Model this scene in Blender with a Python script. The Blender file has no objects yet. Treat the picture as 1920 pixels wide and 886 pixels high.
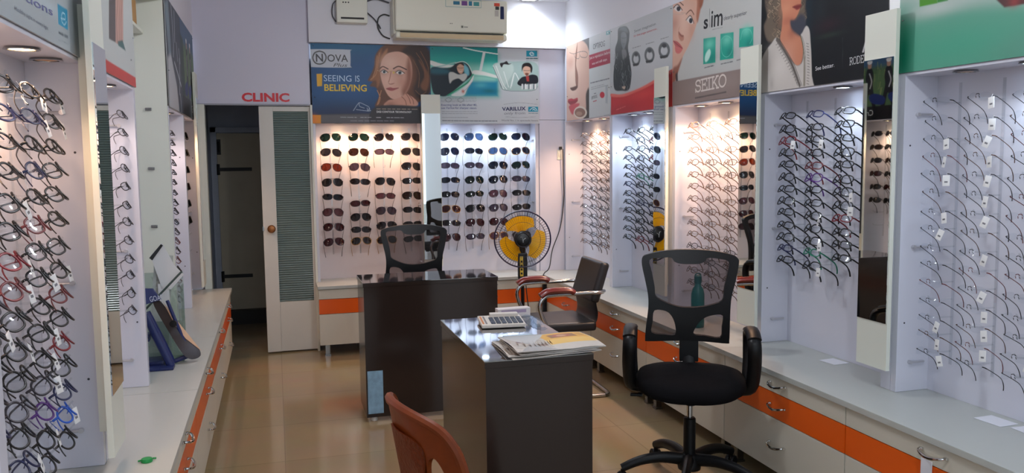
import bpy, bmesh, math, random
import numpy as np
from mathutils import Vector, Matrix
PI = math.pi
S = bpy.context.scene
# ---------------- camera
cam = bpy.data.cameras.new('camera'); camo = bpy.data.objects.new('camera', cam); S.collection.objects.link(camo); S.camera = camo
yaw, pitch, roll = math.radians(15.934), math.radians(5.343), math.radians(-0.65)
fw = Vector((math.sin(yaw)*math.cos(pitch), math.cos(yaw)*math.cos(pitch), -math.sin(pitch)))
rt = Vector((math.cos(yaw), -math.sin(yaw), 0)); up = rt.cross(fw)
rt, up = rt*math.cos(roll)+up*math.sin(roll), -rt*math.sin(roll)+up*math.cos(roll)
mw = Matrix.Identity(4)
for i in range(3):
    mw[i][0] = rt[i]; mw[i][1] = up[i]; mw[i][2] = -fw[i]
mw[2][3] = 1.5
camo.matrix_world = mw
cam.sensor_width = 36; cam.lens = 1550*36/1920; cam.clip_start = .05
# ---------------- world, exposure
w = bpy.data.worlds.new('sky'); S.world = w; w.use_nodes = True
bg = w.node_tree.nodes['Background']; bg.inputs[0].default_value = (.78, .90, 1, 1); bg.inputs[1].default_value = 1.35
S.view_settings.view_transform = 'Standard'; S.view_settings.look = 'None'; S.view_settings.gamma = 1
S.view_settings.use_curve_mapping = False; S.view_settings.exposure = 0.3
S.cycles.transparent_max_bounces = 40; S.cycles.max_bounces = 10; S.cycles.use_denoising = True
S.cycles.sample_clamp_indirect = 6
WARM, COOL, PINK = (1, .60, .37), (.72, .86, 1), (1, .76, .66)
K = dict(ceil=28, tube=17, rack=1.0)     # lamp watts

# ---------------- materials
def lin(c):
    return tuple((x/12.92 if x <= .04045 else ((x+.055)/1.055)**2.4) for x in (v/255 for v in c))
MATS = {}
def M(name, col, rough=.5, metal=0, spec=.5, coat=0, em=0, bump=0, bscale=40, var=0, trans=0, alpha=1):
    if name in MATS: return MATS[name]
    m = bpy.data.materials.new(name); m.use_nodes = True; nt = m.node_tree; b = nt.nodes['Principled BSDF']
    c = (*lin(col), 1)
    b.inputs['Base Color'].default_value = c; b.inputs['Roughness'].default_value = rough; b.inputs['Metallic'].default_value = metal
    b.inputs['Specular IOR Level'].default_value = spec; b.inputs['Coat Weight'].default_value = coat; b.inputs['Coat Roughness'].default_value = .05
    b.inputs['Transmission Weight'].default_value = trans; b.inputs['Alpha'].default_value = alpha
    if em: b.inputs['Emission Color'].default_value = c; b.inputs['Emission Strength'].default_value = em
    if bump or var:
        tc = nt.nodes.new('ShaderNodeTexCoord'); n = nt.nodes.new('ShaderNodeTexNoise'); n.inputs['Scale'].default_value = bscale; n.inputs['Detail'].default_value = 4
        nt.links.new(tc.outputs['Object'], n.inputs['Vector'])
        if bump:
            bp = nt.nodes.new('ShaderNodeBump'); bp.inputs['Strength'].default_value = bump; bp.inputs['Distance'].default_value = .01
            nt.links.new(n.outputs['Fac'], bp.inputs['Height']); nt.links.new(bp.outputs['Normal'], b.inputs['Normal'])
        if var:
            r = nt.nodes.new('ShaderNodeValToRGB'); r.color_ramp.elements[0].position = .3; r.color_ramp.elements[1].position = .7
            r.color_ramp.elements[0].color = (*[x*(1-var) for x in c[:3]], 1); r.color_ramp.elements[1].color = (*[min(1, x*(1+var)) for x in c[:3]], 1)
            nt.links.new(n.outputs['Fac'], r.inputs['Fac']); nt.links.new(r.outputs['Color'], b.inputs['Base Color'])
    MATS[name] = m; return m
def clear(name, tint=(255, 255, 255), refl=.06, haze=0.0, hcol=(255, 255, 255), rough=.02):
    """see-through sheet: transparent, with a weak mirror reflection and, for frosty plastics, some white scatter"""
    if name in MATS: return MATS[name]
    m = bpy.data.materials.new(name); m.use_nodes = True; nt = m.node_tree; nt.nodes.clear(); N = nt.nodes.new; L = nt.links.new
    o = N('ShaderNodeOutputMaterial'); t = N('ShaderNodeBsdfTransparent'); t.inputs[0].default_value = (*lin(tint), 1)
    g = N('ShaderNodeBsdfGlossy'); g.inputs['Roughness'].default_value = rough; x = N('ShaderNodeMixShader'); x.inputs[0].default_value = refl
    d = N('ShaderNodeBsdfDiffuse'); d.inputs[0].default_value = (*lin(hcol), 1); y = N('ShaderNodeMixShader'); y.inputs[0].default_value = haze
    L(t.outputs[0], y.inputs[1]); L(d.outputs[0], y.inputs[2]); L(y.outputs[0], x.inputs[1]); L(g.outputs[0], x.inputs[2]); L(x.outputs[0], o.inputs[0])
    MATS[name] = m; return m
def printmat():
    if 'print' in MATS: return MATS['print']
    m = M('print', (255, 255, 255), .42, spec=.35); nt = m.node_tree; a = nt.nodes.new('ShaderNodeAttribute'); a.attribute_name = 'print'
    nt.links.new(a.outputs['Color'], nt.nodes['Principled BSDF'].inputs['Base Color']); return m

# ---------------- mesh builder
PM = {}
def tag(o, label=None, cat=None, group=None, kind=None):
    if label: o['label'] = label
    if cat: o['category'] = cat
    if group: o['group'] = group
    if kind: o['kind'] = kind
    return o
def thing(name, label, cat, loc=(0, 0, 0), rz=0, group=None):
    o = bpy.data.objects.new(name, None); o.empty_display_size = .05; S.collection.objects.link(o); o.location = loc; o.rotation_euler = (0, 0, rz)
    PM[o] = Matrix.Translation(loc) @ Matrix.Rotation(rz, 4, 'Z'); return tag(o, label, cat, group)
def link(name, me, parent=None):
    o = bpy.data.objects.new(name, me); S.collection.objects.link(o); o.parent = parent
    PM[o] = PM[parent] if parent else Matrix.Identity(4); return o
class MB:
    def __init__(s): s.b = bmesh.new(); s.mats = []; s.cur = 0; s.wn = False
    def mat(s, m):
        if m not in s.mats: s.mats.append(m)
        s.cur = s.mats.index(m); return s
    def _fin(s, fs):
        for f in fs: f.material_index = s.cur
    def box(s, x0, x1, y0, y1, z0, z1, bev=0, seg=2, mtx=None):
        r = bmesh.ops.create_cube(s.b, size=1)['verts']
        for v in r: v.co = Vector((x0+(v.co.x+.5)*(x1-x0), y0+(v.co.y+.5)*(y1-y0), z0+(v.co.z+.5)*(z1-z0)))
        fs = {f for v in r for f in v.link_faces}
        if bev:
            s.wn = True
            es = list({e for v in r for e in v.link_edges})
            q = bmesh.ops.bevel(s.b, geom=es, offset=bev, segments=seg, affect='EDGES', profile=.6)
            fs = set(q['faces']) | {f for v in q['verts'] for f in v.link_faces}
        if mtx is not None: bmesh.ops.transform(s.b, matrix=mtx, verts=list({v for f in fs for v in f.verts}))
        s._fin(fs); return s
    def tube(s, pts, r, seg=8, closed=False, flat=None, upv=None, caps=True):
        P = [Vector(p) for p in pts]; n = len(P); R = r if isinstance(r, (list, tuple)) else [r]*n; rings = []; prev = None
        for i in range(n):
            a = P[(i-1) % n] if (closed or i) else P[0]; c = P[(i+1) % n] if (closed or i < n-1) else P[-1]
            t = (c-a); t = t.normalized() if t.length > 1e-9 else Vector((0, 0, 1))
            if upv is not None: u = Vector(upv)
            elif prev is None: u = Vector((0, 0, 1)) if abs(t.z) < .9 else Vector((1, 0, 0))
            else: u = prev
            u = u-t*u.dot(t); u = u.normalized() if u.length > 1e-6 else t.orthogonal().normalized(); prev = u; v = t.cross(u)
            k = flat if flat else 1
            rings.append([s.b.verts.new(P[i]+(u*math.cos(j*2*PI/seg)+v*math.sin(j*2*PI/seg)*k)*R[i]) for j in range(seg)])
        fs = []
        for i in range(n if closed else n-1):
            A, B = rings[i], rings[(i+1) % n]
            for j in range(seg): fs.append(s.b.faces.new((A[j], A[(j+1) % seg], B[(j+1) % seg], B[j])))
        if not closed and caps: fs.append(s.b.faces.new(rings[0][::-1])); fs.append(s.b.faces.new(rings[-1]))
        s._fin(fs); return s
    def lathe(s, prof, c=(0, 0, 0), seg=24, mtx=None):
        rings = []; vs = []
        for r, z in prof:
            if r < 1e-6: rings.append([s.b.verts.new((c[0], c[1], c[2]+z))])
            else: rings.append([s.b.verts.new((c[0]+r*math.cos(j*2*PI/seg), c[1]+r*math.sin(j*2*PI/seg), c[2]+z)) for j in range(seg)])
        fs = []
        for A, B in zip(rings, rings[1:]):
            for j in range(seg):
                k = (j+1) % seg
                if len(A) == 1 and len(B) == 1: continue
                if len(A) == 1: fs.append(s.b.faces.new((A[0], B[k], B[j])))
                elif len(B) == 1: fs.append(s.b.faces.new((A[j], A[k], B[0])))
                else: fs.append(s.b.faces.new((A[j], A[k], B[k], B[j])))
        for e, rev in ((rings[0], 1), (rings[-1], 0)):
            if len(e) > 2: fs.append(s.b.faces.new(e[::-1] if rev else e))
        if mtx is not None: bmesh.ops.transform(s.b, matrix=mtx, verts=[v for r in rings for v in r])
        s._fin(fs); return s
    def plate(s, outer, holes, f, t0, t1):
        """filled outline with holes; f(x, z, t) gives the 3D point; thickness from t0 to t1"""
        tmp = bmesh.new(); es = []
        for lp in [outer]+list(holes):
            vs = [tmp.verts.new((p[0], p[1], 0)) for p in lp]
            es += [tmp.edges.new((vs[i], vs[(i+1) % len(vs)])) for i in range(len(vs))]
        bmesh.ops.triangle_fill(tmp, use_beauty=True, use_dissolve=False, edges=es)
        tmp.verts.index_update(); fs = []
        fr = {}; bk = {}
        for v in tmp.verts: fr[v.index] = s.b.verts.new(f(v.co.x, v.co.y, t0)); bk[v.index] = s.b.verts.new(f(v.co.x, v.co.y, t1))
        for q in tmp.faces:
            ids = [v.index for v in q.verts]; fs.append(s.b.faces.new([fr[i] for i in ids])); fs.append(s.b.faces.new([bk[i] for i in ids[::-1]]))
        for e in tmp.edges:
            if len(e.link_faces) == 1:
                a, b = e.verts[0].index, e.verts[1].index; fs.append(s.b.faces.new((fr[a], bk[a], bk[b], fr[b])))
        tmp.free(); s._fin(fs); return s
    def quad(s, *p):
        s._fin([s.b.faces.new([s.b.verts.new(q) for q in p])]); return s
    def mesh(s, name, mats=None, angle=40):
        bmesh.ops.recalc_face_normals(s.b, faces=s.b.faces[:])
        me = bpy.data.meshes.new(name); s.b.to_mesh(me); s.b.free()
        for m in (s.mats or (mats if isinstance(mats, (list, tuple)) else [mats])): me.materials.append(m)
        me.polygons.foreach_set('use_smooth', [True]*len(me.polygons)); me.set_sharp_from_angle(angle=math.radians(angle)); return me
    def build(s, name, mats=None, parent=None, world=False, angle=40):
        me = s.mesh(name, mats, angle)
        if world and parent: me.transform(PM[parent].inverted())
        o = link(name, me, parent)
        if s.wn: o.modifiers.new('normals', 'WEIGHTED_NORMAL').keep_sharp = True
        return o
    def solo(s, name, mats, label, cat, group=None, angle=40):
        """a thing that is one mesh: origin moved to the bottom centre"""
        me = s.mesh(name, mats, angle); c = np.empty(len(me.vertices)*3); me.vertices.foreach_get('co', c); c = c.reshape(-1, 3)
        o = Vector(((c[:, 0].min()+c[:, 0].max())/2, (c[:, 1].min()+c[:, 1].max())/2, c[:, 2].min())); me.transform(Matrix.Translation(-o))
        ob = link(name, me); ob.location = o
        if s.wn: ob.modifiers.new('normals', 'WEIGHTED_NORMAL').keep_sharp = True
        PM[ob] = Matrix.Translation(o); return tag(ob, label, cat, group)
def cr(pts, n=8, closed=False):
    P = [np.array(p, float) for p in pts]; N = len(P); out = []
    for i in range(N if closed else N-1):
        g = (lambda k: P[k % N]) if closed else (lambda k: P[min(max(k, 0), N-1)])
        a, b, c, d = g(i-1), g(i), g(i+1), g(i+2)
        for j in range(n):
            t = j/n; out.append(.5*((2*b)+(c-a)*t+(2*a-5*b+4*c-d)*t*t+(3*b-a-3*c+d)*t**3))
    if not closed: out.append(P[-1])
    return [tuple(p) for p in out]
def struct(o): o['kind'] = 'structure'; return o
def sbox(name, mat, *a, bev=0):
    return struct(MB().box(*a, bev=bev).build(name, mat))

# ---------------- lettering
_cap = [None]
def text_mesh(txt, bold=0, shear=0, ext=.0006):
    cu = bpy.data.curves.new('lettering', 'FONT'); cu.body = txt; cu.offset = bold; cu.shear = shear; cu.extrude = 0; cu.resolution_u = 3
    ob = bpy.data.objects.new('lettering', cu); S.collection.objects.link(ob); bpy.context.view_layer.update()
    me = bpy.data.meshes.new_from_object(ob.evaluated_get(bpy.context.evaluated_depsgraph_get())); bpy.data.objects.remove(ob); bpy.data.curves.remove(cu); return me
_o = lambda x0, x1, y0, y1, a0=0, a1=360, n=18: [((x0+x1)/2+(x1-x0)/2*math.cos(math.radians(a0+(a1-a0)*i/n)), (y0+y1)/2+(y1-y0)/2*math.sin(math.radians(a0+(a1-a0)*i/n))) for i in range(n+1)]
SERIF = {'S': (.72, [[(.62, .74), (.60, .86)]+_o(.1, .62, .52, 1, 50, 270, 12)+_o(.1, .66, 0, .52, 90, -150, 14), [(.62, 1), (.62, .74)], [(.08, 0), (.08, .26)]]),
 'E': (.74, [[(.18, 0), (.18, 1)], [(.04, 1), (.68, 1), (.68, .8)], [(.04, 0), (.70, 0), (.70, .22)], [(.18, .52), (.5, .52)], [(.5, .42), (.5, .62)]]),
 'I': (.44, [[(.22, 0), (.22, 1)], [(.06, 1), (.38, 1)], [(.06, 0), (.38, 0)]]),
 'K': (.82, [[(.18, 0), (.18, 1)], [(.04, 1), (.34, 1)], [(.04, 0), (.34, 0)], [(.2, .42), (.68, 1)], [(.34, .56), (.72, 0)], [(.56, 1), (.8, 1)], [(.58, 0), (.84, 0)]]),
 'O': (.86, [_o(.06, .80, 0, 1)]), 'R': (.8, [[(.18, 0), (.18, 1)], [(.04, 0), (.34, 0)], [(.04, 1), (.4, 1)]+_o(.2, .66, .5, 1, 90, -90, 10)+[(.18, .5)], [(.42, .5), (.74, 0), (.8, 0)]]),
 'D': (.84, [[(.18, 0), (.18, 1)], [(.04, 1), (.36, 1)]+_o(.0, .76, 0, 1, 80, -80, 12)+[(.04, 0)]]), 'N': (.86, [[(.16, 0), (.16, 1), (.70, 0), (.70, 1)], [(.04, 0), (.28, 0)], [(.04, 1), (.18, 1)], [(.58, 1), (.82, 1)]]),
 'T': (.74, [[(.36, 0), (.36, 1)], [(.04, .8), (.04, 1), (.68, 1), (.68, .8)], [(.22, 0), (.5, 0)]]), 'C': (.8, [[(.7, 1), (.7, .74)]+_o(.06, .74, 0, 1, 35, 325, 16)])}
def serif_lettering(txt, A, B, h, mat, f, parent, wd=.1):
    A, B = Vector(A), Vector(B); d = (B-A); n = Vector((d.y, -d.x)).normalized(); W = sum(SERIF[c][0] for c in txt); x = 0; ct = 0; m = MB().mat(mat); r = h*wd/2
    for c in txt:
        w, st = SERIF[c]
        for pl in st:
            P = [A+d*((x+px)/W)+n*(py*h) for px, py in pl]
            for p, q in zip(P, P[1:]):
                e = (q-p); k = e.normalized()*r; g = Vector((-k.y, k.x)); ct += 1; m.quad(*[f(v.x, v.y, .0008+ct*2e-5) for v in (p-k*.8-g, q+k*.8-g, q+k*.8+g, p-k*.8+g)])
        x += w
    return m.build('lettering', mat, parent)
def lettering(txt, A, B, h, mat, f, parent, bold=0, shear=0, name='lettering', thick=.0008, serif=0):
    """A, B: baseline ends (s, t down) on a sheet, f(s, t, out) -> 3D"""
    if serif: return serif_lettering(txt, A, B, h, mat, f, parent, serif)
    if _cap[0] is None:
        me = text_mesh('H'); c = [v.co.y for v in me.vertices]; _cap[0] = max(c)
    me = text_mesh(txt, bold, shear); xs = [v.co.x for v in me.vertices]; x0, x1 = min(xs), max(xs)
    A, B = Vector(A), Vector(B); d = (B-A); k = h/_cap[0]; n = Vector((d.y, -d.x)).normalized()
    bm = bmesh.new(); bm.from_mesh(me); vv = []
    for v in bm.verts:
        p = A+d*((v.co.x-x0)/(x1-x0))+n*(v.co.y*k); v.co = Vector(f(p.x, p.y, thick))
    bm.to_mesh(me); bm.free(); me.materials.clear(); me.materials.append(mat); me.update()
    return link(name, me, parent)

# ---------------- painted sheets (posters): colours of the print are stored on a fine grid
class Canvas:
    def __init__(s, w, h, px=.0032):
        s.w, s.h = w, h; s.nx, s.ny = int(w/px)+1, int(h/px)+1
        s.X, s.Y = np.meshgrid(np.linspace(0, w, s.nx), np.linspace(0, h, s.ny)); s.c = np.ones((s.ny, s.nx, 3))
    def _win(s, x0, x1, y0, y1):
        i0 = max(0, int(x0/s.w*(s.nx-1))); i1 = min(s.nx, int(x1/s.w*(s.nx-1))+2); j0 = max(0, int(y0/s.h*(s.ny-1))); j1 = min(s.ny, int(y1/s.h*(s.ny-1))+2)
        return slice(j0, max(j0, j1)), slice(i0, max(i0, i1))
    def _seg(s, X, Y, a, b):
        dx, dy = b[0]-a[0], b[1]-a[1]; t = np.clip(((X-a[0])*dx+(Y-a[1])*dy)/(dx*dx+dy*dy+1e-12), 0, 1); return np.hypot(X-a[0]-t*dx, Y-a[1]-t*dy)
    def _mix(s, W, a, col):
        s.c[W] = s.c[W]*(1-a[..., None])+np.array(lin(col))*a[..., None]
    def poly(s, col, soft, pts):
        xs = [p[0] for p in pts]; ys = [p[1] for p in pts]; m = soft*2+.004; W = s._win(min(xs)-m, max(xs)+m, min(ys)-m, max(ys)+m); X, Y = s.X[W], s.Y[W]
        if X.size == 0: return
        ins = np.zeros(X.shape, bool); d = np.full(X.shape, 9.)
        for a, b in zip(pts, pts[1:]+pts[:1]):
            d = np.minimum(d, s._seg(X, Y, a, b)); c = ((a[1] > Y) != (b[1] > Y))
            ins ^= c & (X < (b[0]-a[0])*(Y-a[1])/((b[1]-a[1]) if b[1] != a[1] else 1e-9)+a[0])
        sd = np.where(ins, d, -d); t = np.clip(sd/max(soft, .0016)*.5+.5, 0, 1); s._mix(W, t*t*(3-2*t), col)
    def line(s, col, wd, pts):
        xs = [p[0] for p in pts]; ys = [p[1] for p in pts]; m = wd+.006; W = s._win(min(xs)-m, max(xs)+m, min(ys)-m, max(ys)+m); X, Y = s.X[W], s.Y[W]
        if X.size == 0: return
        d = np.full(X.shape, 9.)
        for a, b in zip(pts, pts[1:]): d = np.minimum(d, s._seg(X, Y, a, b))
        s._mix(W, np.clip((wd/2-d)/.0022+.5, 0, 1), col)
    def blob(s, col, al, c, r):
        s._mix((slice(None), slice(None)), al*np.exp(-(((s.X-c[0])/r[0])**2+((s.Y-c[1])/r[1])**2)), col)
    def run(s, ops):
        for o in ops:
            if o[0] == 'p': s.poly(o[1], o[2], cr(o[3], 5, True))
            elif o[0] == 'q': s.poly(o[1], o[2], list(o[3]))
            elif o[0] == 'l': s.line(o[1], o[2], cr(o[3], 5))
            elif o[0] == 'k': s.line(o[1], o[2], list(o[3]))
            elif o[0] == 'b': s.blob(*o[1:])
        return s
    def mesh(s, name, f, thick):
        """f(s, t, out) -> 3D; a sheet with the print in front, plain edges and back"""
        nx, ny = s.nx, s.ny; P = [f(x, y, 0) for x, y in zip(s.X.ravel(), s.Y.ravel())]
        Q = [f(x, y, -thick) for x, y in ((0, 0), (s.w, 0), (s.w, s.h), (0, s.h))]
        V = np.array([tuple(p) for p in P+Q], np.float32); n = nx*ny
        i, j = np.meshgrid(np.arange(nx-1), np.arange(ny-1)); a = (j*nx+i).ravel(); F = np.stack([a, a+nx, a+nx+1, a+1], 1).reshape(-1, 4)
        c = [0, nx-1, n-1, n-nx]; ext = [[c[k], c[(k+1) % 4], n+(k+1) % 4, n+k] for k in range(4)]+[[n, n+1, n+2, n+3]]
        F = np.concatenate([F, np.array(ext)]); me = bpy.data.meshes.new(name); me.vertices.add(len(V)); me.vertices.foreach_set('co', V.ravel())
        me.loops.add(F.size); me.loops.foreach_set('vertex_index', F.ravel().astype(np.int32)); me.polygons.add(len(F)); me.polygons.foreach_set('loop_start', np.arange(0, F.size, 4, dtype=np.int32))
        me.update(calc_edges=True); at = me.attributes.new('print', 'FLOAT_COLOR', 'POINT'); C = np.ones((len(V), 4), np.float32); C[:n, :3] = s.c.reshape(-1, 3); C[n:, :3] = .6
        at.data.foreach_set('color', C.ravel()); me.materials.append(printmat()); return me
POSTERS={'nova':{'w':.931,'h':.612,'ops':[('q',(22,78,128),.002,[(-.0272,-.0235),(1.0088,-.0525),(.9947,.6599),(-.05,.6587)]),('b',(8,100,140),.8,(.2118,-.0082),(.4717,.0995)),('b',(26,84,140),.9,(.235,.3235),(.2691,.1451)),('b',(30,44,80),.95,(.2506,.5468),(.4771,.1011)),('q',(62,62,68),.006,[(-.0244,.5444),(.9266,.5213),(.9237,.6598),(-.0282,.6587)]),('q',(96,94,98),.01,[(.0628,.5475),(.6469,.5396),(.6453,.6047),(.0608,.6098)]),('q',(232,150,40),.002,[(-.0137,.5477),(.0628,.5475),(.0592,.6588),(-.0173,.6588)]),('b',(240,120,50),.6,(.007,.581),(.0274,.0334)),('p',(200,206,216),.003,[(-.002,.0632),(.0083,.0465),(.2876,.0428),(.3016,.058),(.2997,.1612),(.2836,.1804),(-.0016,.1814),(-.0074,.1618)]),('p',(104,66,46),.006,[(.6147,-.0124),(.5517,.0106),(.4968,.079),(.4833,.1632),(.459,.2252),(.4317,.2783),(.4665,.2845),(.4474,.3207),(.4946,.3336),(.5133,.3988),(.4828,.4781),(.5566,.4833),(.6031,.4546),(.7874,.4647),(.8823,.3975),(.9255,.3489),(.9159,.246),(.9328,.1087),(.8787,.0191),(.7753,-.0189),(.6834,-.0209)]),('p',(56,38,32),.02,[(.7047,.046),(.7957,.1004),(.8216,.2361),(.79,.3505),(.8351,.4185),(.9252,.3603),(.9319,.0405),(.7983,-.0173)]),('p',(150,98,62),.01,[(.5456,.0275),(.5006,.1068),(.49,.2079),(.4486,.2781),(.4961,.2774),(.5037,.3313),(.5279,.2746),(.5288,.1511)]),('p',(176,120,80),.01,[(.591,.0263),(.5442,.0835),(.5314,.1398),(.5782,.0827)]),('p',(120,78,54),.012,[(.8418,.1107),(.886,.2236),(.849,.3155),(.8973,.3492),(.9208,.2345)]),('l',(190,134,92),.0056,[(.5102,.0843),(.4988,.1741),(.4718,.253)]),('l',(190,134,92),.0056,[(.5278,.0615),(.513,.1514),(.495,.2302),(.4545,.2701)]),('l',(190,134,92),.0057,[(.5349,.3534),(.5149,.4214),(.5001,.4667)]),('l',(190,134,92),.0056,[(.5031,.3538),(.5243,.41),(.5094,.4609)]),('l',(128,86,58),.0046,[(.8198,.0545),(.876,.1441),(.8855,.2465)]),('l',(128,86,58),.0045,[(.7954,.1117),(.8396,.213),(.8312,.3271)]),('l',(128,86,58),.0045,[(.8549,.0424),(.9129,.1661),(.9021,.2919)]),('l',(128,86,58),.0045,[(.8074,.3503),(.8475,.3841),(.8947,.3607)]),('p',(222,176,156),.004,[(.5992,.062),(.5573,.1),(.5356,.1509),(.5295,.2128),(.5392,.2767),(.5603,.3396),(.5908,.3958),(.6325,.4226),(.6844,.4142),(.734,.3682),(.7655,.3052),(.7837,.2197),(.7787,.1347),(.75,.0788),(.6817,.0488)]),('p',(150,98,80),.022,[(.7612,.0898),(.7837,.2197),(.7653,.3166),(.7137,.3968),(.6975,.3515),(.7319,.2602),(.7389,.1581)]),('b',(236,200,182),.8,(.611,.1382),(.0687,.0507)),('b',(236,196,178),.7,(.5905,.2737),(.0412,.0498)),('b',(196,140,120),.6,(.6991,.2834),(.0393,.0569)),('b',(170,116,98),.55,(.5579,.2123),(.0274,.0203)),('b',(160,108,92),.55,(.6835,.2135),(.0392,.025)),('l',(84,54,42),.0079,[(.5303,.1824),(.5533,.1674),(.5927,.1858)]),('l',(78,48,38),.0091,[(.635,.1827),(.679,.1638),(.7382,.1876)]),('p',(236,228,222),.002,[(.5387,.207),(.5594,.1954),(.5863,.2118),(.5587,.2224)]),('p',(236,228,222),.002,[(.6549,.2117),(.6827,.1977),(.7191,.2151),(.6843,.227)]),('p',(70,86,92),.002,[(.5727,.2086),(.5711,.2143),(.5668,.2185),(.5611,.2201),(.5554,.2187),(.5514,.2146),(.55,.209),(.5517,.2034),(.5559,.1992),(.5616,.1976),(.5673,.199),(.5714,.203)]),('p',(62,78,84),.002,[(.6996,.2132),(.6976,.2194),(.6924,.2241),(.6855,.2259),(.6786,.2243),(.6737,.2199),(.672,.2137),(.674,.2074),(.6792,.2028),(.6861,.201),(.693,.2025),(.6979,.207)]),('p',(16,16,18),.002,[(.5659,.2088),(.5652,.211),(.5635,.2127),(.5612,.2133),(.559,.2128),(.5574,.2112),(.5568,.2089),(.5575,.2067),(.5592,.205),(.5615,.2043),(.5637,.2049),(.5654,.2065)]),('p',(16,16,18),.002,[(.6915,.2133),(.6907,.2162),(.6886,.2183),(.6857,.2191),(.6828,.2184),(.6808,.2163),(.6801,.2135),(.6809,.2107),(.683,.2086),(.6859,.2078),(.6888,.2085),(.6908,.2105)]),('l',(48,32,28),.0056,[(.5342,.2071),(.5584,.192),(.5897,.2117)]),('l',(48,32,28),.0056,[(.6503,.2118),(.6828,.1943),(.7237,.2162)]),('l',(196,170,96),.0033,[(.5919,.2151),(.6094,.2012),(.6345,.203),(.6503,.2118)]),('l',(205,186,150),.0022,[(.5297,.2027),(.5072,.1986)]),('p',(226,196,90),.002,[(.6422,.2142),(.6412,.2182),(.6386,.2211),(.6351,.2222),(.6317,.2212),(.6293,.2184),(.6285,.2144),(.6295,.2105),(.6321,.2075),(.6355,.2064),(.6389,.2074),(.6414,.2102)]),('l',(186,128,108),.0068,[(.6161,.2056),(.6033,.2622),(.5935,.2872)]),('p',(168,108,92),.003,[(.59,.2918),(.6069,.3006),(.6414,.2933),(.624,.3049),(.6011,.3052)]),('p',(176,92,92),.003,[(.5717,.3394),(.6062,.3277),(.629,.3331),(.6749,.3314),(.6342,.3523),(.6055,.3549)]),('l',(118,56,56),.0034,[(.5739,.3405),(.6196,.3411),(.6726,.3325)]),('p',(214,160,138),.005,[(.5568,.4776),(.5865,.4321),(.6325,.4226),(.6963,.3993),(.7292,.3762),(.7544,.3873),(.7887,.4075),(.8251,.4472),(.8105,.4737),(.7174,.4834)]),('l',(150,96,78),.0057,[(.7292,.3762),(.7538,.4135),(.7645,.4534)]),('l',(150,96,78),.0057,[(.7566,.3907),(.7837,.4247),(.7899,.4589)]),('l',(150,96,78),.0056,[(.6963,.4016),(.7233,.4309),(.7317,.4673)]),('b',(150,98,80),.6,(.6029,.4603),(.046,.0205)),('p',(52,50,54),.008,[(.4827,.4826),(.8338,.4758),(.9221,.5098),(.919,.6598),(.478,.6593)]),('l',(190,205,225),.0034,[(.3129,.5128),(.348,.4621),(.3651,.4507),(.404,.4673),(.434,.484),(.4423,.5122)]),('l',(190,205,225),.0034,[(.3356,.5037),(.4196,.5146),(.4479,.5122)]),('l',(190,205,225),.0034,[(.3593,.4564),(.3621,.4789),(.3977,.4921)]),('l',(190,205,225),.0033,[(.4203,.4898),(.4253,.5123),(.4371,.4953)]),('l',(84,84,84),.0099,[(.0676,.0593),(.102,.0716),(.1162,.1076),(.0997,.1442),(.0644,.1582),(.03,.1457),(.016,.1098),(.0323,.0733),(.0676,.0593)]),('q',(232,178,44),.002,[(.0402,.2334),(.0817,.2305),(.0786,.3255),(.0414,.3282)]),('k',(210,190,170),.0033,[(.4948,.4984),(.5253,.4984)]),('k',(210,190,170),.0034,[(.5378,.4984),(.5693,.4985)]),('k',(210,190,170),.0034,[(.5819,.4985),(.6057,.4985)]),('k',(210,190,170),.0034,[(.6182,.4985),(.6415,.4986)]),('k',(210,190,170),.0034,[(.6541,.4986),(.682,.4986)]),('k',(210,190,170),.0035,[(.6947,.4986),(.7278,.4987)]),('k',(210,190,170),.0034,[(.7405,.4987),(.7602,.4987)]),('k',(210,190,170),.0034,[(.773,.4988),(.8193,.4988)]),('k',(190,190,196),.0045,[(.2123,.5637),(.2545,.564)]),('k',(190,190,196),.0045,[(.2652,.564),(.3111,.5643)]),('k',(190,190,196),.0045,[(.3219,.5644),(.335,.5645)]),('k',(190,190,196),.0045,[(.3675,.5644),(.389,.5643)]),('k',(190,190,196),.0045,[(.3986,.5643),(.4134,.5642)]),('k',(190,190,196),.0045,[(.423,.5642),(.4499,.5641)]),('k',(190,190,196),.0045,[(.4907,.5652),(.5249,.5651)]),('k',(190,190,196),.0045,[(.5728,.5661),(.5964,.5662)]),('k',(190,190,196),.0046,[(.6064,.5662),(.6226,.5663)]),('k',(190,190,196),.0045,[(.6326,.5664),(.6732,.5666)]),('k',(190,190,196),.0046,[(.6832,.5666),(.707,.5668)]),('k',(150,148,156),.0045,[(.2894,.5916),(.3383,.5917)]),('k',(150,148,156),.0045,[(.35,.5917),(.3858,.5917)]),('k',(150,148,156),.0045,[(.3975,.5918),(.433,.5918)]),('k',(150,148,156),.0046,[(.4448,.5918),(.4839,.5919)]),('k',(150,148,156),.0046,[(.4958,.5919),(.5413,.592)]),('k',(150,148,156),.0046,[(.5532,.592),(.5855,.5921)]),('k',(150,148,156),.0045,[(.5975,.5921),(.6272,.5921)])],'tx':[('N',(.0389,.1389),(.0934,.1378),.0571,(72,74,78),.02,0,0),('OVA',(.1262,.1371),(.2827,.136),.0529,(72,74,78),.01,0,0),('Plus',(.1688,.176),(.2771,.175),.0266,(72,74,78),0,.3,0),('SEEING',(.093,.2878),(.3049,.288),.0464,(196,220,245),0,0,0),('IS',(.3339,.2876),(.3674,.2882),.0469,(196,220,245),0,0,0),('BELIEVING',(.095,.3608),(.4215,.3615),.0488,(240,204,60),.02,0,0),('DIGI CONTOUR TECHNOLOGY',(.494,.5278),(.772,.5288),.0147,(235,235,235),.02,0,0)]},
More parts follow.
